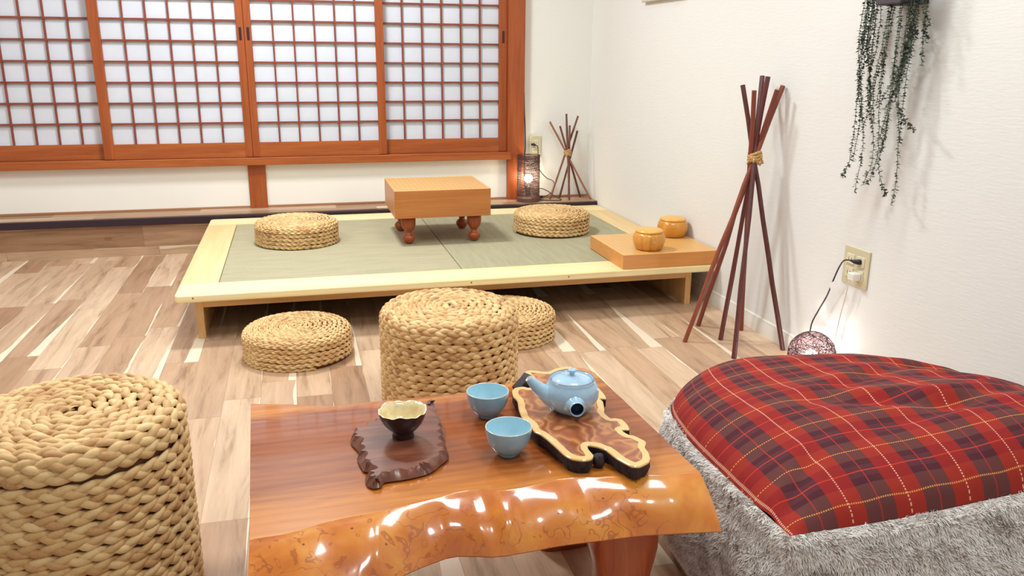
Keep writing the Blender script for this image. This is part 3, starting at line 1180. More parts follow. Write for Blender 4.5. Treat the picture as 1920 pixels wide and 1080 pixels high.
outp = [(0.0, 0.0), (0.0185, 0.0), (0.0195, 0.002), (0.0185, 0.008), (0.0195, 0.011), (0.027, 0.018), (0.0345, 0.028), (0.0395, 0.039), (0.0425, 0.051)]
inp = [(0.0425, 0.051), (0.0402, 0.0515), (0.0375, 0.040), (0.033, 0.030), (0.026, 0.021), (0.016, 0.0145), (0.0, 0.0125)]


def wobc(i, a, r, z):
    k = max(0.0, (z - 0.02) / 0.031)
    return r * (1 + 0.012 * math.sin(2 * a) * k), z + jag(a) * k * k


w = NT('dark_coconut_shell', srgb(38, 16, 22), 0.35, coat=0.3)
M['cocoout'] = w.m
w = NT('pale_mother_of_pearl', rough=0.18, coat=1.0)
w.color(w.ramp(w.noise(w.coord('Object', (1, 1, 1)), 60, 3), [(0.35, srgb(222, 200, 146)), (0.65, srgb(240, 222, 176))]))
M['cocoin'] = w.m
obj('shell', lathe(outp, 72, wob=wobc), M['cocoout'], coco, smooth=True)
obj('lining', lathe(inp, 72, wob=wobc), M['cocoin'], coco, smooth=True)

# olive wood slab
ol = [(0.3862, 1.4881), (0.3957, 1.5015), (0.4136, 1.5037), (0.4235, 1.495), (0.4370, 1.5100), (0.4369, 1.534), (0.4363, 1.5784), (0.4505, 1.5874), (0.4642, 1.5806), (0.4847, 1.5706), (0.5044, 1.5836), (0.5266, 1.591), (0.5427, 1.5872), (0.5525, 1.5687), (0.5632, 1.5313), (0.5631, 1.4878), (0.5602, 1.4658), (0.5591, 1.4256), (0.5547, 1.4085), (0.5428, 1.4114), (0.5442, 1.3967), (0.5358, 1.3665), (0.5282, 1.346), (0.5307, 1.3208), (0.5383, 1.3193), (0.5495, 1.3104), (0.5509, 1.2888), (0.5471, 1.2684), (0.5339, 1.2698), (0.5333, 1.2599), (0.5377, 1.2471), (0.5449, 1.242), (0.5545, 1.2209), (0.5553, 1.213), (0.5459, 1.1951), (0.5437, 1.1737), (0.5383, 1.1559), (0.5297, 1.144), (0.5107, 1.1338), (0.4985, 1.1367), (0.492, 1.1485), (0.4831, 1.1715), (0.4793, 1.1915), (0.4761, 1.2045), (0.4667, 1.2166), (0.4531, 1.2253), (0.4496, 1.2108), (0.4504, 1.1889), (0.4421, 1.1767), (0.4279, 1.1752), (0.4114, 1.1847), (0.403, 1.2014), (0.3982, 1.2305), (0.3919, 1.2633), (0.386, 1.2855), (0.3785, 1.2999), (0.3785, 1.3332), (0.3725, 1.3549), (0.3758, 1.3956), (0.3836, 1.4375), (0.3816, 1.461)]
ox, oy = 0.47, 1.36
olive = thing('olive_wood_board', 'irregular olive wood slab with pale edge and bark under the teapot', 'serving board', (ox, oy, TZ + 0.0005))
pts = resample([(x - ox, y - oy) for x, y in ol], 0.004)
n = len(pts)
TH = 0.0275
bm = bmesh.new()
rs = random.Random(9)
jit = [rs.uniform(-0.0012, 0.0012) for _ in range(n)]
spec_ = [(0.0, lambda i: 0.006 + jit[i]), (0.004, lambda i: 0.0035 + jit[i]), (0.012, lambda i: 0.001 + jit[i] * 1.5), (0.020, lambda i: 0.0004 - jit[i]), (0.0240, lambda i: 0.0002), (0.0262, lambda i: 0.0002), (TH, lambda i: 0.0016)]
R_ = [[bm.verts.new((x, y, z)) for x, y in offset_poly(pts, f_)] for z, f_ in spec_]
for j, (A, B) in enumerate(zip(R_, R_[1:])):
    for k in range(n):
        f = bm.faces.new((A[k], A[(k + 1) % n], B[(k + 1) % n], B[k]))
        f.material_index = 1 if j < 4 else 0
fill_top(bm, R_[-1], 0)
fill_top(bm, R_[0], 1)
bmesh.ops.recalc_face_normals(bm, faces=bm.faces)
me = bpy.data.meshes.new('slab')
bm.to_mesh(me)
bm.free()
# distance from the outline, stored per vertex, drives sapwood; add inner vertices by a grid
w = NT('olive_wood_figure', rough=0.3, coat=0.7)
w.b.inputs['Coat Roughness'].default_value = 0.08
v = w.coord('Object', (1, 1, 1))
dn = w.n('ShaderNodeTexNoise')
w.t.links.new(v, dn.inputs['Vector'])
dn.inputs['Scale'].default_value = 14
dn.inputs['Detail'].default_value = 2
mxv = w.n('ShaderNodeMix')
mxv.data_type = 'VECTOR'
mxv.inputs[0].default_value = 0.22
w.t.links.new(v, mxv.inputs[4])
w.t.links.new(dn.outputs['Color'], mxv.inputs[5])
wv = w.n('ShaderNodeTexWave')
w.t.links.new(mxv.outputs[1], wv.inputs['Vector'])
wv.inputs['Scale'].default_value = 9
wv.inputs['Distortion'].default_value = 6
wv.inputs['Detail'].default_value = 2
heart = w.ramp(wv.outputs['Fac'], [(0.0, srgb(142, 76, 40)), (0.45, srgb(162, 92, 50)), (0.75, srgb(172, 102, 56)), (1.0, srgb(192, 128, 76))])
at = w.n('ShaderNodeVertexColor')
at.layer_name = 'heart'
sc_ = w.n('ShaderNodeSeparateColor')
w.t.links.new(at.outputs['Color'], sc_.inputs[0])
en = w.noise(v, 40, 3)
hf = w.math('GREATER_THAN', w.math('ADD', sc_.outputs[0], w.math('MULTIPLY', w.math('SUBTRACT', en, 0.5), 0.22)), 0.5)
w.color(w.mix(hf, srgb(230, 188, 124), heart))
M['olive'] = w.m
w = NT('dark_bark', rough=0.7)
a = w.noise(w.coord('Object', (1, 1, 0.6)), 60, 4, 0.7)
w.color(w.ramp(a, [(0.35, srgb(24, 16, 26)), (0.7, srgb(62, 48, 54))]))
w.bump(a, 0.8, 0.003)
M['bark'] = w.m
# rebuild the top as a fine grid clipped inside so the heartwood mask is smooth
bm = bmesh.new()
bm.from_mesh(me)
topf = [f for f in bm.faces if f.calc_center_median().z > TH - 0.0003 and abs(f.normal.z) > 0.9]
for _it in range(2):
    es = list({e for f in bm.faces if f.calc_center_median().z > TH - 0.0003 and abs(f.normal.z) > 0.9 for e in f.edges if e.calc_length() > 0.008})
    bmesh.ops.subdivide_edges(bm, edges=es, cuts=1, use_grid_fill=False)
    bmesh.ops.triangulate(bm, faces=[f for f in bm.faces if f.calc_center_median().z > TH - 0.0003 and abs(f.normal.z) > 0.9 and len(f.verts) > 3])
for _it in range(2):
    fs = [f for f in bm.faces if f.calc_center_median().z > TH - 0.0003 and abs(f.normal.z) > 0.9 and f.calc_area() > 0.00002]
    bmesh.ops.poke(bm, faces=fs)
    es = list({e for f in bm.faces if f.calc_center_median().z > TH - 0.0003 and abs(f.normal.z) > 0.9 for e in f.edges if not e.is_boundary})
    bmesh.ops.beautify_fill(bm, faces=[f for f in bm.faces if f.calc_center_median().z > TH - 0.0003 and abs(f.normal.z) > 0.9], edges=es)
bm.to_mesh(me)
bm.free()
PA = np.array(pts)
PB = np.roll(PA, -1, 0)
co = np.zeros(len(me.vertices) * 3, dtype=np.float32)
me.vertices.foreach_get('co', co)
co = co.reshape(-1, 3)
D = PB - PA
dist = np.full(len(co), 9.0)
for a_, d_ in zip(PA, D):
    q = co[:, :2] - a_
    t = np.clip((q @ d_) / (d_ @ d_ + 1e-12), 0, 1)
    dist = np.minimum(dist, np.hypot(*(q - t[:, None] * d_).T))
hv = np.clip(dist / 0.026, 0, 1)
ca = me.color_attributes.new('heart', 'FLOAT_COLOR', 'POINT')
cc = np.ones((len(co), 4), dtype=np.float32)
cc[:, :3] = hv[:, None]
ca.data.foreach_set('color', cc.ravel())
me.materials.append(M['olive'])
me.materials.append(M['bark'])
mesh_obj('slab', me, None, olive)
me.set_sharp_from_angle(angle=math.radians(35))
# rough bark stub at the back left notch and bark knob in the split
M['bark_chunk'] = M['bark']
bm = box(-0.021, 0.021, -0.011, 0.011, -0.013, 0.013, 0.002, 2)
bmesh.ops.subdivide_edges(bm, edges=bm.edges[:], cuts=2, use_grid_fill=True)
for vv_ in bm.verts:
    vv_.co += Vector((mnoise.noise(vv_.co * 140), mnoise.noise(vv_.co * 140 + Vector((5, 0, 0))), mnoise.noise(vv_.co * 140 + Vector((0, 7, 0))))) * 0.0014
bmesh.ops.rotate(bm, verts=bm.verts, cent=(0, 0, 0), matrix=Matrix.Rotation(-0.55, 3, 'Y'))
bmesh.ops.rotate(bm, verts=bm.verts, cent=(0, 0, 0), matrix=Matrix.Rotation(0.5, 3, 'Z'))
o = obj('bark_stub', bm, M['bark'], olive, loc=(0.422 - ox, 1.530 - oy, 0.0195), auto=40)
o['label'] = 'dark block of bark at the left end'
bm = bmesh.new()
bmesh.ops.create_icosphere(bm, subdivisions=3, radius=0.011)
for vv_ in bm.verts:
    vv_.co.z *= 1.15
    vv_.co += vv_.co.normalized() * mnoise.noise(vv_.co * 120) * 0.003
obj('bark_knob', bm, M['bark'], olive, smooth=True, loc=(0.462 - ox, 1.196 - oy, 0.0130))

# side-handled teapot
pz = TZ + 0.0005 + TH
pot = thing('teapot', 'pale blue glazed side handled teapot on olive wood slab', 'teapot', (0.471, 1.372, pz + 0.0003))
body = [(0, 0.0), (0.028, 0.0), (0.031, 0.002), (0.0395, 0.009), (0.0475, 0.020), (0.0510, 0.032), (0.0508, 0.042), (0.0480, 0.051), (0.0440, 0.0570), (0.0432, 0.0590),
        (0.0430, 0.0632), (0.0420, 0.0640), (0.0400, 0.0636), (0.0385, 0.0600), (0.0380, 0.056), (0, 0.056)]
obj('body', lathe(body, 72), M['glaze_pot'], pot, smooth=True)
obj('rim_line', lathe([(0.0426, 0.0639), (0.0420, 0.0647), (0.0408, 0.0647), (0.0402, 0.0638)], 72), M['rim_brown'], pot, smooth=True)
lid = obj('lid', lathe([(0.0378, 0.0575), (0.0382, 0.0600), (0.0372, 0.0618), (0.031, 0.0648), (0.022, 0.0678), (0.012, 0.0696), (0.0, 0.0700)], 64), M['glaze_pot'], pot, smooth=True)
obj('knob', lathe([(0.0050, 0.0690), (0.0046, 0.0725), (0.0058, 0.0750), (0.0078, 0.0775), (0.0080, 0.0800), (0.0060, 0.0818), (0, 0.0822)], 32), M['glaze_pot'], lid, smooth=True)
# spout, towards the back left
sp = spline([(-0.030, 0.000, 0.026), (-0.046, 0.002, 0.034), (-0.060, 0.005, 0.045), (-0.072, 0.008, 0.057), (-0.081, 0.010, 0.066)], 5)
rads = [0.025 - (0.025 - 0.0068) * min(1, (i / (len(sp) - 1)) ** 0.62) for i in range(len(sp))]
bm = tube(sp, rads, 24, caps=False)
obj('spout', bm, M['glaze_pot'], pot, smooth=True)
e = Vector(sp[-1])
d = (Vector(sp[-1]) - Vector(sp[-2])).normalized()
bm = lathe_dir([(0.0069, -0.001), (0.0072, 0.0006), (0.0064, 0.0014), (0.0054, 0.0008), (0.0048, -0.006), (0.0005, -0.0065)], e, d, 24)
obj('spout_lip', bm, M['glaze_rim'], pot, smooth=True)
# hollow handle, pointing to the front
hd = Vector((-0.170, -0.985, 0.06)).normalized()
hs = Vector((0, 0, 0.0270)) + hd * 0.040
bm = lathe_dir([(0.024, 0), (0.0190, 0.007), (0.0156, 0.012), (0.0138, 0.018), (0.0132, 0.026), (0.0134, 0.0315), (0.0128, 0.0325), (0.0118, 0.0315), (0.0112, 0.027), (0.0108, 0.020)], hs, hd)
hnd = obj('handle', bm, M['glaze_pot'], pot, smooth=True)
bm = lathe_dir([(0.0112, 0.0285), (0.0107, 0.020), (0.0104, 0.0145), (0.0005, 0.0138)], hs, hd)
obj('hollow', bm, M['pot_dark'], hnd, smooth=True)

# ------------------------------------------------------------------ bean bag
M['plaid'] = None
w = NT('red_plaid_fabric', rough=0.75, sheen=0.05, spec=0.15)
uvn = w.n('ShaderNodeUVMap')
uvn.uv_map = 'uv'
sep = w.n('ShaderNodeSeparateXYZ')
w.t.links.new(uvn.outputs[0], sep.inputs[0])
PU, PV = 0.114, 0.094
u = w.math('FRACT', w.math('DIVIDE', w.math('ADD', sep.outputs[0], 5 * PU - 0.004), PU))
v = w.math('FRACT', w.math('DIVIDE', w.math('ADD', sep.outputs[1], 5 * PV - 0.020), PV))


def band(x, c, hw):
    return w.math('LESS_THAN', w.math('ABSOLUTE', w.math('SUBTRACT', x, c)), hw)


ub = band(u, 0.5, 0.248)
vb = band(v, 0.5, 0.25)
vb2 = band(v, 0.5, 0.12)
brown = w.mix(vb, srgb(96, 52, 50), srgb(74, 30, 38))
brown = w.mix(vb2, brown, srgb(86, 40, 48))
red = w.mix(vb, srgb(154, 42, 30), srgb(142, 30, 28))
c = w.mix(ub, red, brown)
c = w.mix(w.math('MULTIPLY', band(u, 0.5, 0.011), 0.7), c, srgb(178, 48, 38))
c = w.mix(w.math('MULTIPLY', band(v, 0.5, 0.012), 0.7), c, srgb(206, 62, 36))
dsh = w.math('GREATER_THAN', w.math('FRACT', w.math('MULTIPLY', sep.outputs[1], 230)), 0.42)
dsh2 = w.math('GREATER_THAN', w.math('FRACT', w.math('MULTIPLY', sep.outputs[0], 230)), 0.42)
lu = w.math('MAXIMUM', band(u, 0.0, 0.012), band(u, 1.0, 0.012))
lv = w.math('MAXIMUM', band(v, 0.0, 0.012), band(v, 1.0, 0.012))
c = w.mix(w.math('MULTIPLY', w.math('MULTIPLY', lu, dsh), 0.85), c, srgb(236, 178, 150))
c = w.mix(w.math('MULTIPLY', w.math('MULTIPLY', lv, dsh2), 0.85), c, srgb(230, 156, 84))
tw = w.math('SINE', w.math('MULTIPLY', w.math('ADD', sep.outputs[0], sep.outputs[1]), 1500))
c = w.mix(w.math('MULTIPLY', w.math('ADD', tw, 1), 0.07), c, srgb(90, 16, 20))
w.color(c)
w.bump(tw, 0.1, 0.001)
M['plaid'] = w.m

bx, by_ = 1.10, 1.30
bag = thing('bean_bag', 'big bean bag with red plaid top and grey fur sides', 'bean bag', (bx, by_, 0))


SIDES = [
    [(0.692, 0.975, 0.300), (0.90, 0.982, 0.298), (1.12, 0.998, 0.300), (1.32, 1.016, 0.300), (1.480, 1.050, 0.300)],
    [(1.480, 1.050, 0.300), (1.490, 1.18, 0.288), (1.470, 1.32, 0.274), (1.420, 1.44, 0.266), (1.340, 1.540, 0.264)],
    [(1.340, 1.540, 0.264), (1.24, 1.605, 0.262), (1.11, 1.640, 0.266), (0.95, 1.635, 0.270), (0.810, 1.570, 0.280)],
    [(0.810, 1.570, 0.280), (0.730, 1.480, 0.288), (0.697, 1.340, 0.292), (0.690, 1.150, 0.296), (0.692, 0.975, 0.300)]]
SIDES = [spline(c, 16) for c in SIDES]


def seam(t):
    """closed seam outline, t in 0..4 (front, right, back, left)"""
    k = int(t) % 4
    u_ = (t - int(t)) * (len(SIDES[k]) - 1)
    i0 = min(int(u_), len(SIDES[k]) - 2)
    p = SIDES[k][i0].lerp(SIDES[k][i0 + 1], u_ - i0)
    return Vector((p.x - bx, p.y - by_, p.z))


# plaid top by transfinite patch
N = 90
top_pts = []
for j in range(N + 1):
    for i in range(N + 1):
        a, b = i / N, j / N
        S0, S1 = seam(a), seam(2 + (1 - a))          # front, back
        T0, T1 = seam(3 + (1 - b)) if b > 0 else seam(0), seam(1 + b)
        c00, c10, c11, c01 = seam(0), seam(1), seam(2), seam(3)
        if b == 0:
            T0 = c00
        p = S0 * (1 - b) + S1 * b + T0 * (1 - a) + T1 * a - (c00 * (1 - a) * (1 - b) + c10 * a * (1 - b) + c11 * a * b + c01 * (1 - a) * b)
        e_ = (1 - (2 * a - 1) ** 4) * (1 - (2 * b - 1) ** 4)
        dome = 0.102 * (0.82 + 0.36 * a) * (1 - 0.36 * a * b) * e_ ** 0.62
        q = Vector((a * 3, b * 3, 0.3))
        wr = 0.012 * mnoise.noise(q * 1.1) * e_
        # a few long folds
        for (fx, fy, ang, am, wd, ln) in ((0.46, 0.30, -0.45, 0.013, 0.032, 0.20), (0.62, 0.28, 0.25, 0.010, 0.030, 0.30), (0.50, 0.50, 0.5, 0.008, 0.03, 0.28), (0.78, 0.62, -0.1, 0.009, 0.03, 0.3), (0.80, 0.40, -0.35, 0.008, 0.035, 0.25), (0.07, 0.10, 0.8, 0.006, 0.02, 0.15), (0.86, 0.86, -0.5, 0.008, 0.03, 0.25)):
            du = (a - fx) * math.cos(ang) + (b - fy) * math.sin(ang)
            dv = -(a - fx) * math.sin(ang) + (b - fy) * math.cos(ang)
            wr -= am * math.exp(-(dv / wd) ** 2 - (du / ln) ** 2)
            wr += am * 0.6 * math.exp(-((dv - 1.8 * wd) / wd) ** 2 - (du / ln) ** 2)
        # puckers near the front left corner and edges
        wr += 0.0025 * math.sin(a * 60 + b * 22) * math.exp(-b * 14) * min(1, b * 30)
        wr += 0.0025 * math.sin(b * 70) * math.exp(-a * 18) * min(1, a * 30)
        top_pts.append((p.x, p.y, p.z + dome + wr))
V = np.array(top_pts)
idx = np.arange((N + 1) * (N + 1)).reshape(N + 1, N + 1)
F = np.stack([idx[:-1, :-1].ravel(), idx[:-1, 1:].ravel(), idx[1:, 1:].ravel(), idx[1:, :-1].ravel()], 1)
me = np_mesh('plaid_top', V, F)
uvl = me.uv_layers.new(name='uv')
uvv = np.stack([np.tile(np.linspace(0, 0.86, N + 1), N + 1), np.repeat(np.linspace(0, 0.76, N + 1), N + 1)], 1)
uvl.data.foreach_set('uv', uvv[F.ravel()].astype(np.float32).ravel())
mesh_obj('plaid_top', me, M['plaid'], bag)

# fur sides
w = NT('grey_fur_backing', rough=0.95, spec=0.1)
a = w.noise(w.coord('Object', (1, 1, 1)), 40, 4, 0.7)
w.color(w.ramp(a, [(0.3, srgb(128, 114, 106)), (0.7, srgb(206, 194, 184))]))
M['furback'] = w.m
NS, NV = 240, 26
side = []
cen = Vector((0, 0))


def side_pt(t, h):
    """h 0 at the seam .. 1 at the floor"""
    p = seam(t)
    d_ = Vector((p.x, p.y)).normalized()
    k = int(t) % 4
    s_ = t - int(t)
    nrm = [Vector((0, -1)), Vector((1, 0)), Vector((0, 1)), Vector((-1, 0))][k]
    w_ = math.sin(PI * s_) ** 0.5
    dirv = (nrm * w_ + d_ * (1 - w_)).normalized()
    lim = 0.055 if k in (0, 2) else (0.045 if k == 1 else 0.030)
    out = lim * math.sin(PI * min(1, h * 1.02)) ** 0.8 * (0.35 + 0.65 * w_)
    under = 0.05 * max(0, (h - 0.8) / 0.2) ** 2
    out += 0.006 * math.exp(-((h - 0.04) / 0.03) ** 2)
    z = p.z * (1 - h ** 1.02)
    x, y = p.x + dirv.x * (out - under), p.y + dirv.y * (out - under)
    # corner fold at the front left: a diagonal crease
    nz = mnoise.noise(Vector((x * 6, y * 6, z * 6)))
    cr = math.exp(-((h - 0.22 - 0.5 * ((t - 0) if t < 2 else (t - 4))) / 0.07) ** 2) * math.exp(-(((t if t < 2 else t - 4) - 0.02) / 0.22) ** 2)
    k2 = 0.010 * nz * math.sin(PI * h) - 0.016 * cr
    x += dirv.x * k2
    y += dirv.y * k2
    return Vector((x, y, max(z, 0.002)))


for j in range(NV + 1):
    for i in range(NS):
        side.append(side_pt(4 * i / NS, j / NV))
V = np.array([tuple(p) for p in side])
F = []
for j in range(NV):
    for i in range(NS):
        i2 = (i + 1) % NS
        F.append((j * NS + i, (j + 1) * NS + i, (j + 1) * NS + i2, j * NS + i2))
F = np.array(F)
me = np_mesh('fur_side', V, F)
sideo = mesh_obj('fur_side', me, M['furback'], bag)

# short pile: tapered hairs standing on the side surface, one mesh
w = NT('grey_fur_pile', rough=0.7, spec=0.2)
at = w.n('ShaderNodeVertexColor')
at.layer_name = 'tone'
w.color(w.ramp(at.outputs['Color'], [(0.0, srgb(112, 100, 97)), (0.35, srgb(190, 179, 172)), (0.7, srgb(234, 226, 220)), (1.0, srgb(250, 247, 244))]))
M['fur'] = w.m
rg = np.random.default_rng(4)
tri = np.array([V[F[:, 0]], V[F[:, 1]], V[F[:, 2]], V[F[:, 3]]])
nrmf = np.cross(tri[2] - tri[0], tri[3] - tri[1])
ar = np.linalg.norm(nrmf, axis=1) / 2
nrmf /= (np.linalg.norm(nrmf, axis=1)[:, None] + 1e-12)
cen_ = tri.mean(0)
outw = (cen_[:, :2] * nrmf[:, :2]).sum(1)
nrmf[outw < 0] *= -1
# the sides facing the room: front and left get the dense pile
wgt = ar * np.where((nrmf[:, 1] < -0.2) | (nrmf[:, 0] < -0.2), 1.0, 0.25)
NH = 130000
pick = rg.choice(len(F), NH, p=wgt / wgt.sum())
a_, b_ = rg.random(NH)[:, None], rg.random(NH)[:, None]
P0 = (tri[0][pick] * (1 - a_) + tri[3][pick] * a_) * (1 - b_) + (tri[1][pick] * (1 - a_) + tri[2][pick] * a_) * b_
nn = nrmf[pick]


def vnoise(P, sc, seed):
    """cheap smooth noise from sines"""
    r = np.random.default_rng(seed)
    out = 0
    for k in range(7):
        d_ = r.normal(size=3)
        out = out + np.sin(P @ d_ * sc * (1 + 0.35 * k) + r.random() * 6)
    return out / 7


lean = np.stack([vnoise(P0, 40, 1), vnoise(P0, 40, 2), vnoise(P0, 40, 3)], 1) * 0.9
lean += np.array([0.1, 0, -0.55]) + rg.normal(size=(NH, 3)) * 0.22
dirh = nn * 0.75 + lean
dirh /= np.linalg.norm(dirh, axis=1)[:, None]
# keep hairs above the surface
dt = (dirh * nn).sum(1)
dirh += nn * np.clip(0.28 - dt, 0, 1)[:, None]
dirh /= np.linalg.norm(dirh, axis=1)[:, None]
Lh = 0.0080 * (0.65 + 0.6 * rg.random(NH))[:, None]
sd = np.cross(dirh, nn)
sd /= np.linalg.norm(sd, axis=1)[:, None] + 1e-9
wd_ = 0.00062
V1 = P0 - sd * wd_
V2 = P0 + sd * wd_
V3 = P0 + dirh * Lh * 0.6 + sd * wd_ * 0.7
V4 = P0 + dirh * Lh * 0.6 - sd * wd_ * 0.7
V5 = P0 + dirh * Lh - nn * 0.001
HV = np.stack([V1, V2, V3, V4, V5, V5 + sd * 0.0001], 1).reshape(-1, 3)
b6 = np.arange(NH) * 6
HF = np.concatenate([np.stack([b6, b6 + 1, b6 + 2, b6 + 3], 1), np.stack([b6 + 3, b6 + 2, b6 + 5, b6 + 4], 1)])
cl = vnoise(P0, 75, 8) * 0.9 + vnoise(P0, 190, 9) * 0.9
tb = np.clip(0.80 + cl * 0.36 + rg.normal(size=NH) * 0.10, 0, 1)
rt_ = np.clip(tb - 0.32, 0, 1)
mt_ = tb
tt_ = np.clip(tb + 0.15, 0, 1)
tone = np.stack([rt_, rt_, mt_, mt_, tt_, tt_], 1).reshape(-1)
HV[:, 2] = np.maximum(HV[:, 2], 0.001)
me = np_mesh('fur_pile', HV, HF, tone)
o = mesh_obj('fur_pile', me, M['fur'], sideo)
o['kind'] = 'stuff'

# ------------------------------------------------------------------ tied pole bundles
w = NT('dark_red_pole_wood', rough=0.4)
oi = w.n('ShaderNodeObjectInfo')
a = w.noise(w.coord('Object', (30, 30, 4)), 3, 4, 0.6)
s = w.math('ADD', w.math('MULTIPLY', oi.outputs['Random'], 0.6), w.math('MULTIPLY', a, 0.5))
w.color(w.ramp(s, [(0.2, srgb(66, 30, 34)), (0.55, srgb(112, 50, 40)), (0.95, srgb(150, 74, 50))]))
M['pole'] = w.m
w = NT('pale_pole_wood', rough=0.5)
oi = w.n('ShaderNodeObjectInfo')
a = w.noise(w.coord('Object', (30, 30, 4)), 3, 4, 0.6)
s = w.math('ADD', w.math('MULTIPLY', oi.outputs['Random'], 0.6), w.math('MULTIPLY', a, 0.5))
w.color(w.ramp(s, [(0.2, srgb(84, 50, 46)), (0.55, srgb(138, 84, 66)), (0.95, srgb(168, 116, 90))]))
M['pole2'] = w.m
w = NT('jute_twine', rough=0.85)
a = w.noise(w.coord('Object', (1, 1, 1)), 200, 3)
w.color(w.ramp(a, [(0.3, srgb(160, 116, 66)), (0.7, srgb(216, 176, 118))]))
M['twine'] = w.m


def bundle(label, base, poles, tie, tr, mat, rad, seed):
    t = thing('pole_bundle', label, 'decor', base, 0, 'decorative bundles of poles tied in the middle')
    b0 = Vector(base)
    rn = random.Random(seed)
    for f0, t0 in poles:
        A, B = Vector(f0) - b0, Vector(t0) - b0
        pts_, rr_ = [], []
        for k in range(9):
            u_ = k / 8
            p = A.lerp(B, u_)
            am = 0.003 * math.sin(PI * u_) if rad > 0.006 else 0.001 * math.sin(PI * u_)
            p += Vector((rn.uniform(-1, 1), rn.uniform(-1, 1), 0)) * am
            pts_.append(p)
            rr_.append(rad * rn.uniform(0.92, 1.06))
        obj('pole', tube(pts_, rr_, 10), mat, t, auto=45)
    bm = bmesh.new()
    tc_ = Vector(tie) - b0
    for k in range(5):
        h = (k - 2) * tr * 0.36
        ring = []
        for q in range(29):
            a_ = 2 * PI * q / 28
            r_ = tr * (1.02 - 0.12 * abs(k - 2) / 2)
            ring.append(tc_ + Vector((r_ * math.cos(a_), r_ * math.sin(a_), h + 0.25 * tr * math.sin(2 * a_ + k))))
        tube(ring, tr * 0.27, 6, bm, caps=False)
    for k in range(9):       # loose twine ends and knot
        a_ = rn.uniform(0, 2 * PI)
        d_ = Vector((math.cos(a_), -abs(math.sin(a_)), rn.uniform(-.6, .5)))
        tube([tc_ + d_ * tr * 0.7, tc_ + d_ * tr * 1.3, tc_ + d_ * tr * 1.5 + Vector((0, 0, -tr * 0.5))], tr * 0.15, 5, bm)
    obj('twine', bm, M['twine'], t, smooth=True)
    return t


T = Vector((1.556, 2.632, 0.660))
pl_ = []
for (fx, fy), zt_, off in (((1.326, 2.615), 0.905, (0.006, -0.006)), ((1.459, 2.775), 0.893, (0.006, 0.010)), ((1.465, 2.607), 0.935, (-0.004, 0.002)),
                           ((1.416, 2.418), 0.935, (-0.008, -0.010)), ((1.595, 2.690), 0.890, (-0.014, 0.004)), ((1.628, 2.455), 0.905, (-0.004, 0.0))):
    tp = T + Vector((off[0], off[1], 0))
    k_ = zt_ / T.z
    top_ = Vector((fx, fy, 0)) + (tp - Vector((fx, fy, 0))) * k_
    top_.x = min(top_.x, 1.640)
    pl_.append(((fx, fy, 0.0), tuple(top_)))
bundle('tall tied bundle of dark red poles standing on the floor by the wall', (1.48, 2.60, 0), pl_, (1.556, 2.632, 0.660), 0.021, M['pole'], 0.0085, 3)
sp_ = [((1.398, 4.555, ST), (1.557, 4.56, 0.670)), ((1.470, 4.600, ST), (1.545, 4.53, 0.590)), ((1.500, 4.505, ST), (1.492, 4.575, 0.682)),
       ((1.522, 4.585, ST), (1.502, 4.54, 0.620)), ((1.598, 4.600, ST), (1.443, 4.535, 0.617)), ((1.630, 4.508, ST), (1.398, 4.585, 0.638))]
bundle('small tied bundle of brown poles in the back corner beside the cylinder lamp', (1.51, 4.55, ST), sp_, (1.500, 4.556, 0.466), 0.018, M['pole2'], 0.0058, 7)

# ------------------------------------------------------------------ cylinder lamp on the step
M['cane'] = NT('dark_woven_cane', srgb(78, 48, 44), 0.7).m
M['lamp_base'] = NT('brown_lamp_base', srgb(96, 62, 54), 0.6).m
em = NT('lit_bulb', (1, 0.85, 0.6), 0.5)
em.b.inputs['Emission Color'].default_value = (1, 0.86, 0.62, 1)
em.b.inputs['Emission Strength'].default_value = 90
M['bulb'] = em.m
LX, LY = 1.262, 4.532
lamp = thing('cylinder_lamp', 'dark woven cylinder lamp glowing on the step in the back corner', 'lamp', (LX, LY, ST))
R0, HH = 0.062, 0.262
obj('base', lathe([(0, 0), (R0 + 0.003, 0), (R0 + 0.003, 0.022), (R0 - 0.002, 0.024), (0, 0.024)], 40), M['lamp_base'], lamp, auto=40)
# shade of interlaced strands, dense at both ends and open round the bulb
bm = bmesh.new()
rn = random.Random(8)
for k in range(58):
    a0 = 2 * PI * k / 58
    tube([(R0 * math.cos(a0 + 0.012 * math.sin(z * 90 + k)), R0 * math.sin(a0 + 0.012 * math.sin(z * 90 + k)), z) for z in [0.022 + (HH - 0.022) * q / 10 for q in range(11)]], 0.0011, 4, bm, caps=False)
zz = 0.026
while zz < HH:
    mid = math.exp(-((zz - 0.135) / 0.055) ** 2)
    ph = rn.uniform(0, 6.28)
    rr2 = R0 + rn.choice((-0.0012, 0.0012))
    ring = [(rr2 * math.cos(2 * PI * q / 40), rr2 * math.sin(2 * PI * q / 40), zz + 0.0015 * math.sin(4 * PI * q / 40 + ph)) for q in range(41)]
    tube(ring, 0.0013, 4, bm, caps=False)
    zz += 0.0036 + 0.0050 * mid
for _ in range(40):
    a0, z0_ = rn.uniform(0, 6.28), rn.uniform(0.03, HH - 0.04)
    sl = rn.uniform(-0.05, 0.05)
    tube([((R0 + 0.002) * math.cos(a0 + q * 0.15), (R0 + 0.002) * math.sin(a0 + q * 0.15), min(HH, max(0.026, z0_ + sl * q / 8))) for q in range(9)], 0.0011, 4, bm, caps=False)
obj('shade', bm, M['cane'], lamp, smooth=True)
bm = lathe([(0, 0.024), (0.014, 0.024), (0.014, 0.075), (0.012, 0.085), (0, 0.085)], 20)
obj('socket', bm, NT('black_socket', (0.02, 0.02, 0.02), 0.5).m, lamp, smooth=True)
bm = bmesh.new()
bmesh.ops.create_uvsphere(bm, u_segments=24, v_segments=14, radius=0.024)
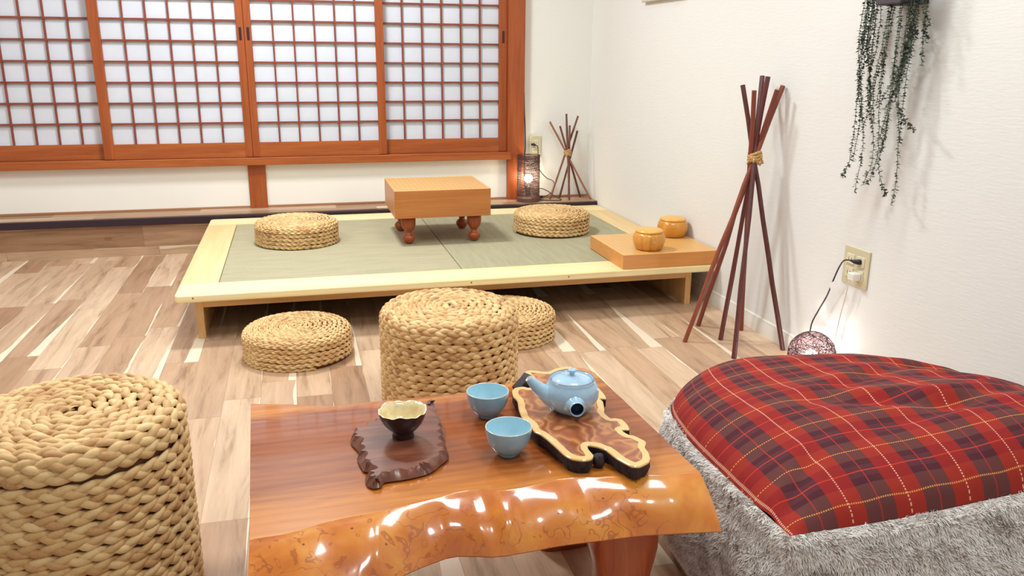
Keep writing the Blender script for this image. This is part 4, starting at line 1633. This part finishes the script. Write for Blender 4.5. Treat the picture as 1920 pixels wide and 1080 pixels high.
bmesh.ops.translate(bm, verts=bm.verts, vec=(0, 0, 0.128))
obj('bulb', bm, M['bulb'], lamp, smooth=True)
M['cord'] = NT('black_cord', (0.012, 0.012, 0.016), 0.4).m
l0 = Vector((LX, LY, ST))


def W(*p):
    return Vector(p) - l0


cp = spline([W(1.318, 4.606, 0.508), W(1.330, 4.592, 0.500), W(1.336, 4.600, 0.46), W(1.335, 4.598, 0.41), W(1.350, 4.598, 0.360), W(1.390, 4.600, 0.318), W(1.428, 4.604, 0.300), W(1.440, 4.604, 0.270), W(1.425, 4.600, 0.236),
             W(1.385, 4.590, 0.215), W(1.350, 4.575, 0.212), W(1.335, 4.552, 0.204), W(1.352, 4.520, 0.203), W(1.42, 4.500, 0.203), W(1.455, 4.515, 0.203), W(1.430, 4.55, 0.215), W(1.390, 4.57, 0.245), W(1.345, 4.572, 0.262), W(1.320, 4.560, 0.235), W(1.316, 4.548, 0.212)], 8)
obj('power_cord', tube(cp, 0.0022, 6), M['cord'], lamp, smooth=True)
bm = tube([W(1.300, 4.614, 0.510), W(1.312, 4.606, 0.510), W(1.322, 4.604, 0.506)], [0.006, 0.0075, 0.005], 10)
obj('plug', bm, M['cord'], lamp, smooth=True)
bm = box(-0.017, 0.017, -0.009, 0.009, 0, 0.014, 0.003)
bmesh.ops.translate(bm, verts=bm.verts, vec=W(1.347, 4.585, 0.2045))
obj('cord_switch', bm, M['cord'], lamp)

# black cable hanging down beside the post
cb = spline([(1.2545, 4.617, 0.800), (1.257, 4.617, 0.70), (1.262, 4.616, 0.60), (1.263, 4.613, 0.50), (1.259, 4.612, 0.40), (1.262, 4.612, 0.30), (1.275, 4.612, 0.208)], 6)
base_ = Vector((1.262, 4.612, 0.203))
tag(obj('hanging_cable', tube([Vector(p) - base_ for p in cb], 0.0032, 7), M['cord'], None, smooth=True, loc=tuple(base_)), 'black cable running down the wall beside the red wooden post', 'cable')

# ------------------------------------------------------------------ outlets
M['plate'] = NT('beige_outlet_plate', srgb(214, 202, 168), 0.4).m
M['socket'] = NT('ivory_socket', srgb(226, 216, 190), 0.35).m
M['slot'] = NT('dark_slot', srgb(70, 58, 46), 0.6).m


def outlet(label, loc, rot):
    """local: x across the wall, z up, faces -y"""
    t = thing('wall_outlet', label, 'outlet', loc, rot, 'beige wall outlets')
    obj('plate', box(-0.036, 0.036, -0.006, 0, -0.060, 0.060, 0.003, 3), M['plate'], t)
    for z in (-0.021, 0.021):
        s_ = obj('socket', box(-0.018, 0.018, -0.009, -0.005, z - 0.016, z + 0.016, 0.0015), M['socket'], t)
        bm = bmesh.new()
        for x in (-0.0063, 0.0063):
            add_box(bm, x - 0.001, x + 0.001, -0.0094, -0.0085, z - 0.005, z + 0.005)
        obj('slots', bm, M['slot'], s_)
    return t


outlet('narrow beige outlet low on the back wall behind the cylinder lamp', (1.325, BY - 0.0005, 0.497), 0)
# the double outlet on the right wall
RY = 2.145
t = thing('wall_outlet', 'wide beige outlet with two plugs on the right wall', 'outlet', (WX - 0.0005, RY, 0.379), -PI / 2, 'beige wall outlets')
obj('plate', box(-0.060, 0.060, -0.006, 0, -0.060, 0.060, 0.003, 3), M['plate'], t)
for x in (-0.024, 0.024):
    for z in (-0.021, 0.021):
        s_ = obj('socket', box(x - 0.018, x + 0.018, -0.009, -0.005, z - 0.016, z + 0.016, 0.0015), M['socket'], t)
        bm = bmesh.new()
        for dx in (-0.0063, 0.0063):
            add_box(bm, x + dx - 0.001, x + dx + 0.001, -0.0094, -0.0085, z - 0.005, z + 0.005)
        obj('slots', bm, M['slot'], s_)

# ------------------------------------------------------------------ openwork ball lamp by the wall
bc = Vector((1.574, 2.212, 0.0))
RB = 0.074
ball = thing('ball_lamp', 'round openwork lamp on the floor behind the bean bag', 'lamp', tuple(bc))
bm = bmesh.new()
rn = random.Random(2)
for k in range(210):
    ax = Vector((rn.gauss(0, 1), rn.gauss(0, 1), rn.gauss(0, 1))).normalized()
    u_ = ax.orthogonal().normalized()
    w_ = ax.cross(u_)
    off = rn.uniform(-0.8, 0.8)
    rr3 = math.sqrt(1 - off * off)
    a0 = rn.uniform(0, 6.28)
    span = rn.uniform(1.2, 4.5)
    nseg = 20
    pts_ = []
    for q in range(nseg + 1):
        a_ = a0 + span * q / nseg
        d_ = (u_ * math.cos(a_) + w_ * math.sin(a_)) * rr3 + ax * off
        d_ = (d_ + Vector((math.sin(5 * a_ + k), math.cos(4 * a_ + k), math.sin(6 * a_))) * 0.05).normalized()
        pts_.append(d_ * RB * rn.uniform(0.985, 1.01) + Vector((0, 0, RB + 0.002)))
    tube(pts_, 0.0009, 4, bm, caps=False)
obj('shade', bm, NT('brown_vine_strands', srgb(84, 50, 52), 0.6).m, ball, smooth=True)
obj('base', lathe([(0, 0.001), (0.028, 0.001), (0.028, 0.010), (0.012, 0.012), (0.012, 0.048), (0, 0.048)], 24), NT('dark_lamp_foot', srgb(60, 40, 40), 0.6).m, ball, auto=40)
em2 = NT('lit_white_bulb', (1, 1, 1), 0.5)
em2.b.inputs['Emission Color'].default_value = (1, 0.98, 0.92, 1)
em2.b.inputs['Emission Strength'].default_value = 140
bm = bmesh.new()
bmesh.ops.create_uvsphere(bm, u_segments=20, v_segments=12, radius=0.020)
bmesh.ops.translate(bm, verts=bm.verts, vec=(0, 0, 0.070))
obj('bulb', bm, em2.m, ball, smooth=True)


def B_(*p):
    return Vector(p) - bc


cp = spline([B_(1.634, 2.126, 0.401), B_(1.622, 2.140, 0.403), B_(1.618, 2.165, 0.396), B_(1.622, 2.190, 0.368), B_(1.625, 2.215, 0.320), B_(1.630, 2.245, 0.260), B_(1.628, 2.275, 0.205), B_(1.615, 2.285, 0.160), B_(1.600, 2.272, 0.125)], 8)
obj('power_cord', tube(cp, 0.0024, 6), M['cord'], ball, smooth=True)
bm = tube([B_(1.6425, 2.119, 0.401), B_(1.636, 2.121, 0.401), B_(1.630, 2.128, 0.401), B_(1.624, 2.142, 0.402)], [0.008, 0.0085, 0.007, 0.003], 10)
obj('plug', bm, M['cord'], ball, smooth=True)
bm = box(-0.016, 0.016, -0.0005, 0.0005, -0.012, 0.012)
bmesh.ops.rotate(bm, verts=bm.verts, cent=(0, 0, 0), matrix=Matrix.Rotation(-PI / 2 + 0.15, 3, 'Z') @ Matrix.Rotation(-0.6, 3, 'Y'))
bmesh.ops.translate(bm, verts=bm.verts, vec=B_(1.620, 2.205, 0.305))
o = obj('cord_tag', bm, NT('white_paper_tag', srgb(232, 228, 226), 0.6).m, ball)
o['label'] = 'white paper tag'

# white charger plug with a thin white cord
wp = Vector((1.628, 2.122, 0.356))
M['whiteplug'] = NT('white_plastic', srgb(236, 230, 220), 0.35).m
ch = thing('white_plug', 'white plug with thin white cord in the lower socket of the right wall outlet', 'plug', tuple(wp))
obj('plug_body', box(-0.014, 0.0145, -0.015, 0.015, -0.012, 0.012, 0.004, 3), M['whiteplug'], ch)
cp = spline([(-0.004, 0.006, -0.010), (-0.006, 0.014, -0.03), (-0.004, 0.026, -0.08), (0.0, 0.045, -0.15), (0.004, 0.060, -0.23), (0.010, 0.06, -0.30), (0.010, 0.02, -0.348), (0.0, -0.05, -0.353), (-0.01, -0.16, -0.353)], 8)
obj('cord', tube(cp, 0.0021, 6), M['whiteplug'], ch, smooth=True)

# ------------------------------------------------------------------ hanging plant
w = NT('dark_green_leaf', rough=0.5)
oi = w.noise(w.coord('Object', (1, 1, 1)), 30, 2)
w.color(w.ramp(oi, [(0.3, srgb(50, 58, 48)), (0.7, srgb(98, 108, 90))]))
M['leaf'] = w.m
M['pot'] = NT('dark_grey_planter', srgb(70, 62, 70), 0.6).m
pcx, pcy, pcz = 1.590, 2.008, 1.150
plant = thing('hanging_plant', 'trailing artificial plant hanging from a dark wall planter', 'plant', (pcx, pcy, pcz))
bm = bmesh.new()
add_box(bm, 1.560 - pcx, WX - 0.001 - pcx, 1.985 - pcy, 2.085 - pcy, -0.012, 0.13, 0.004)
obj('planter', bm, M['pot'], plant)


def vine(p0, ends, seed, name='vine', r_l=0.0105, gap=0.0078):
    """stem along the control points with paired leaves"""
    rn = random.Random(seed)
    bm = bmesh.new()
    P_ = spline([Vector(p0)] + [Vector(e_) for e_ in ends], 10)
    P_ = [p + Vector((rn.uniform(-1, 1), rn.uniform(-1, 1), 0)) * 0.0015 for p in P_]
    tube(P_, 0.0009, 4, bm, caps=False)
    acc = 0.0
    for a, b in zip(P_, P_[1:]):
        seg = (b - a)
        L_ = seg.length
        if L_ < 1e-6:
            continue
        t_ = seg / L_
        while acc < L_:
            p = a + t_ * acc
            for sgn in (0, 1, 2):
                if rn.random() < 0.12:
                    continue
                ang = rn.uniform(0, 2 * PI)
                sdv = t_.orthogonal().normalized()
                sdv = Matrix.Rotation(ang, 3, t_) @ sdv
                dd = (sdv * 0.8 + t_ * rn.uniform(0.05, 0.7)).normalized()
                ll = r_l * rn.uniform(0.75, 1.25)
                cr = dd.cross(t_).normalized()
                up_ = cr.cross(dd)
                wv_ = ll * 0.36
                v0 = bm.verts.new(p)
                v1 = bm.verts.new(p + dd * ll * 0.45 + cr * wv_ + up_ * ll * 0.08)
                v2 = bm.verts.new(p + dd * ll + up_ * ll * -0.05)
                v3 = bm.verts.new(p + dd * ll * 0.45 - cr * wv_ + up_ * ll * 0.08)
                v4 = bm.verts.new(p + dd * ll * 0.5)
                bm.faces.new((v0, v1, v4))
                bm.faces.new((v1, v2, v4))
                bm.faces.new((v2, v3, v4))
                bm.faces.new((v3, v0, v4))
            acc += gap * rn.uniform(0.8, 1.2)
        acc -= L_
    return obj(name, bm, M['leaf'], plant)



# each strand as (y, z) from top to tip, relative to the planter
VINES = [
    [(0.150, 0.10), (0.165, -0.04), (0.175, -0.13)],
    [(0.130, 0.10), (0.128, -0.10), (0.118, -0.30), (0.125, -0.44), (0.150, -0.512)],
    [(0.145, 0.10), (0.150, -0.10), (0.122, -0.20), (0.118, -0.28), (0.133, -0.36)],
    [(0.110, 0.10), (0.105, -0.08), (0.100, -0.17)],
    [(0.120, 0.10), (0.130, -0.06), (0.128, -0.20), (0.085, -0.34), (0.078, -0.44), (0.100, -0.545)],
    [(0.100, 0.10), (0.118, -0.10), (0.110, -0.24), (0.070, -0.36), (0.060, -0.45), (0.072, -0.52)],
    [(0.045, 0.08), (0.052, -0.05), (0.058, -0.15), (0.055, -0.28), (0.045, -0.42), (0.068, -0.52)],
    [(0.035, 0.08), (0.040, -0.10), (0.060, -0.24), (0.050, -0.34)],
    [(0.000, 0.08), (-0.012, -0.10), (-0.010, -0.22), (-0.020, -0.34), (0.000, -0.44), (-0.012, -0.505), (-0.052, -0.535)],
    [(-0.020, 0.08), (-0.030, -0.06), (-0.020, -0.18), (0.005, -0.32), (0.025, -0.385)],
    [(-0.040, 0.10), (-0.045, -0.10), (-0.050, -0.25), (-0.045, -0.38), (-0.055, -0.50), (-0.048, -0.56)],
    [(-0.060, 0.10), (-0.055, -0.06), (-0.030, -0.16), (-0.020, -0.26), (-0.045, -0.30), (-0.110, -0.345)],
    [(-0.090, 0.10), (-0.088, -0.05), (-0.100, -0.12), (-0.110, -0.175)],
    [(-0.100, 0.10), (-0.098, -0.02), (-0.110, -0.07)],
    [(-0.075, 0.10), (-0.072, -0.08), (-0.055, -0.16), (-0.060, -0.22)],
    [(0.015, 0.08), (-0.005, -0.06), (-0.030, -0.12), (0.020, -0.20), (0.060, -0.28)],
    [(-0.030, 0.10), (-0.050, -0.02), (-0.040, -0.16), (-0.025, -0.24)],
    [(0.140, 0.10), (0.122, -0.05), (0.130, -0.16), (0.145, -0.21)],
]
for i_, vl in enumerate(VINES):
    rn = random.Random(i_)
    dx = rn.uniform(-0.022, 0.020)
    pts_ = [(dx + (0.0 if k > 0 else 0.0) + rn.uniform(-0.006, 0.006), y_, z_ * 0.97) for k, (y_, z_) in enumerate(vl)]
    vine(pts_[0], pts_[1:], 100 + i_)
    # a second, shorter strand beside it thickens the upper part
    m_ = max(2, int(len(pts_) * 0.6))
    q_ = [(x_ + rn.uniform(-0.012, 0.012), y_ + rn.uniform(-0.012, 0.012), z_ * rn.uniform(0.9, 1.05)) for x_, y_, z_ in pts_[:m_ + 1]]
    vine(q_[0], q_[1:], 200 + i_)

# ------------------------------------------------------------------ panel on the right wall, only its lower edge shows
M['picframe'] = NT('grey_white_frame', srgb(206, 200, 186), 0.5).m
pf = thing('wall_panel', 'pale framed panel high on the right wall, only its bottom edge showing', 'wall panel', (WX - 0.001, 3.66, 1.245))
obj('frame', box(-0.022, 0, -0.23, 0.23, 0, 0.30, 0.003), M['picframe'], pf)
obj('face', box(-0.0235, -0.0215, -0.21, 0.21, 0.02, 0.28), M['panel'], pf)
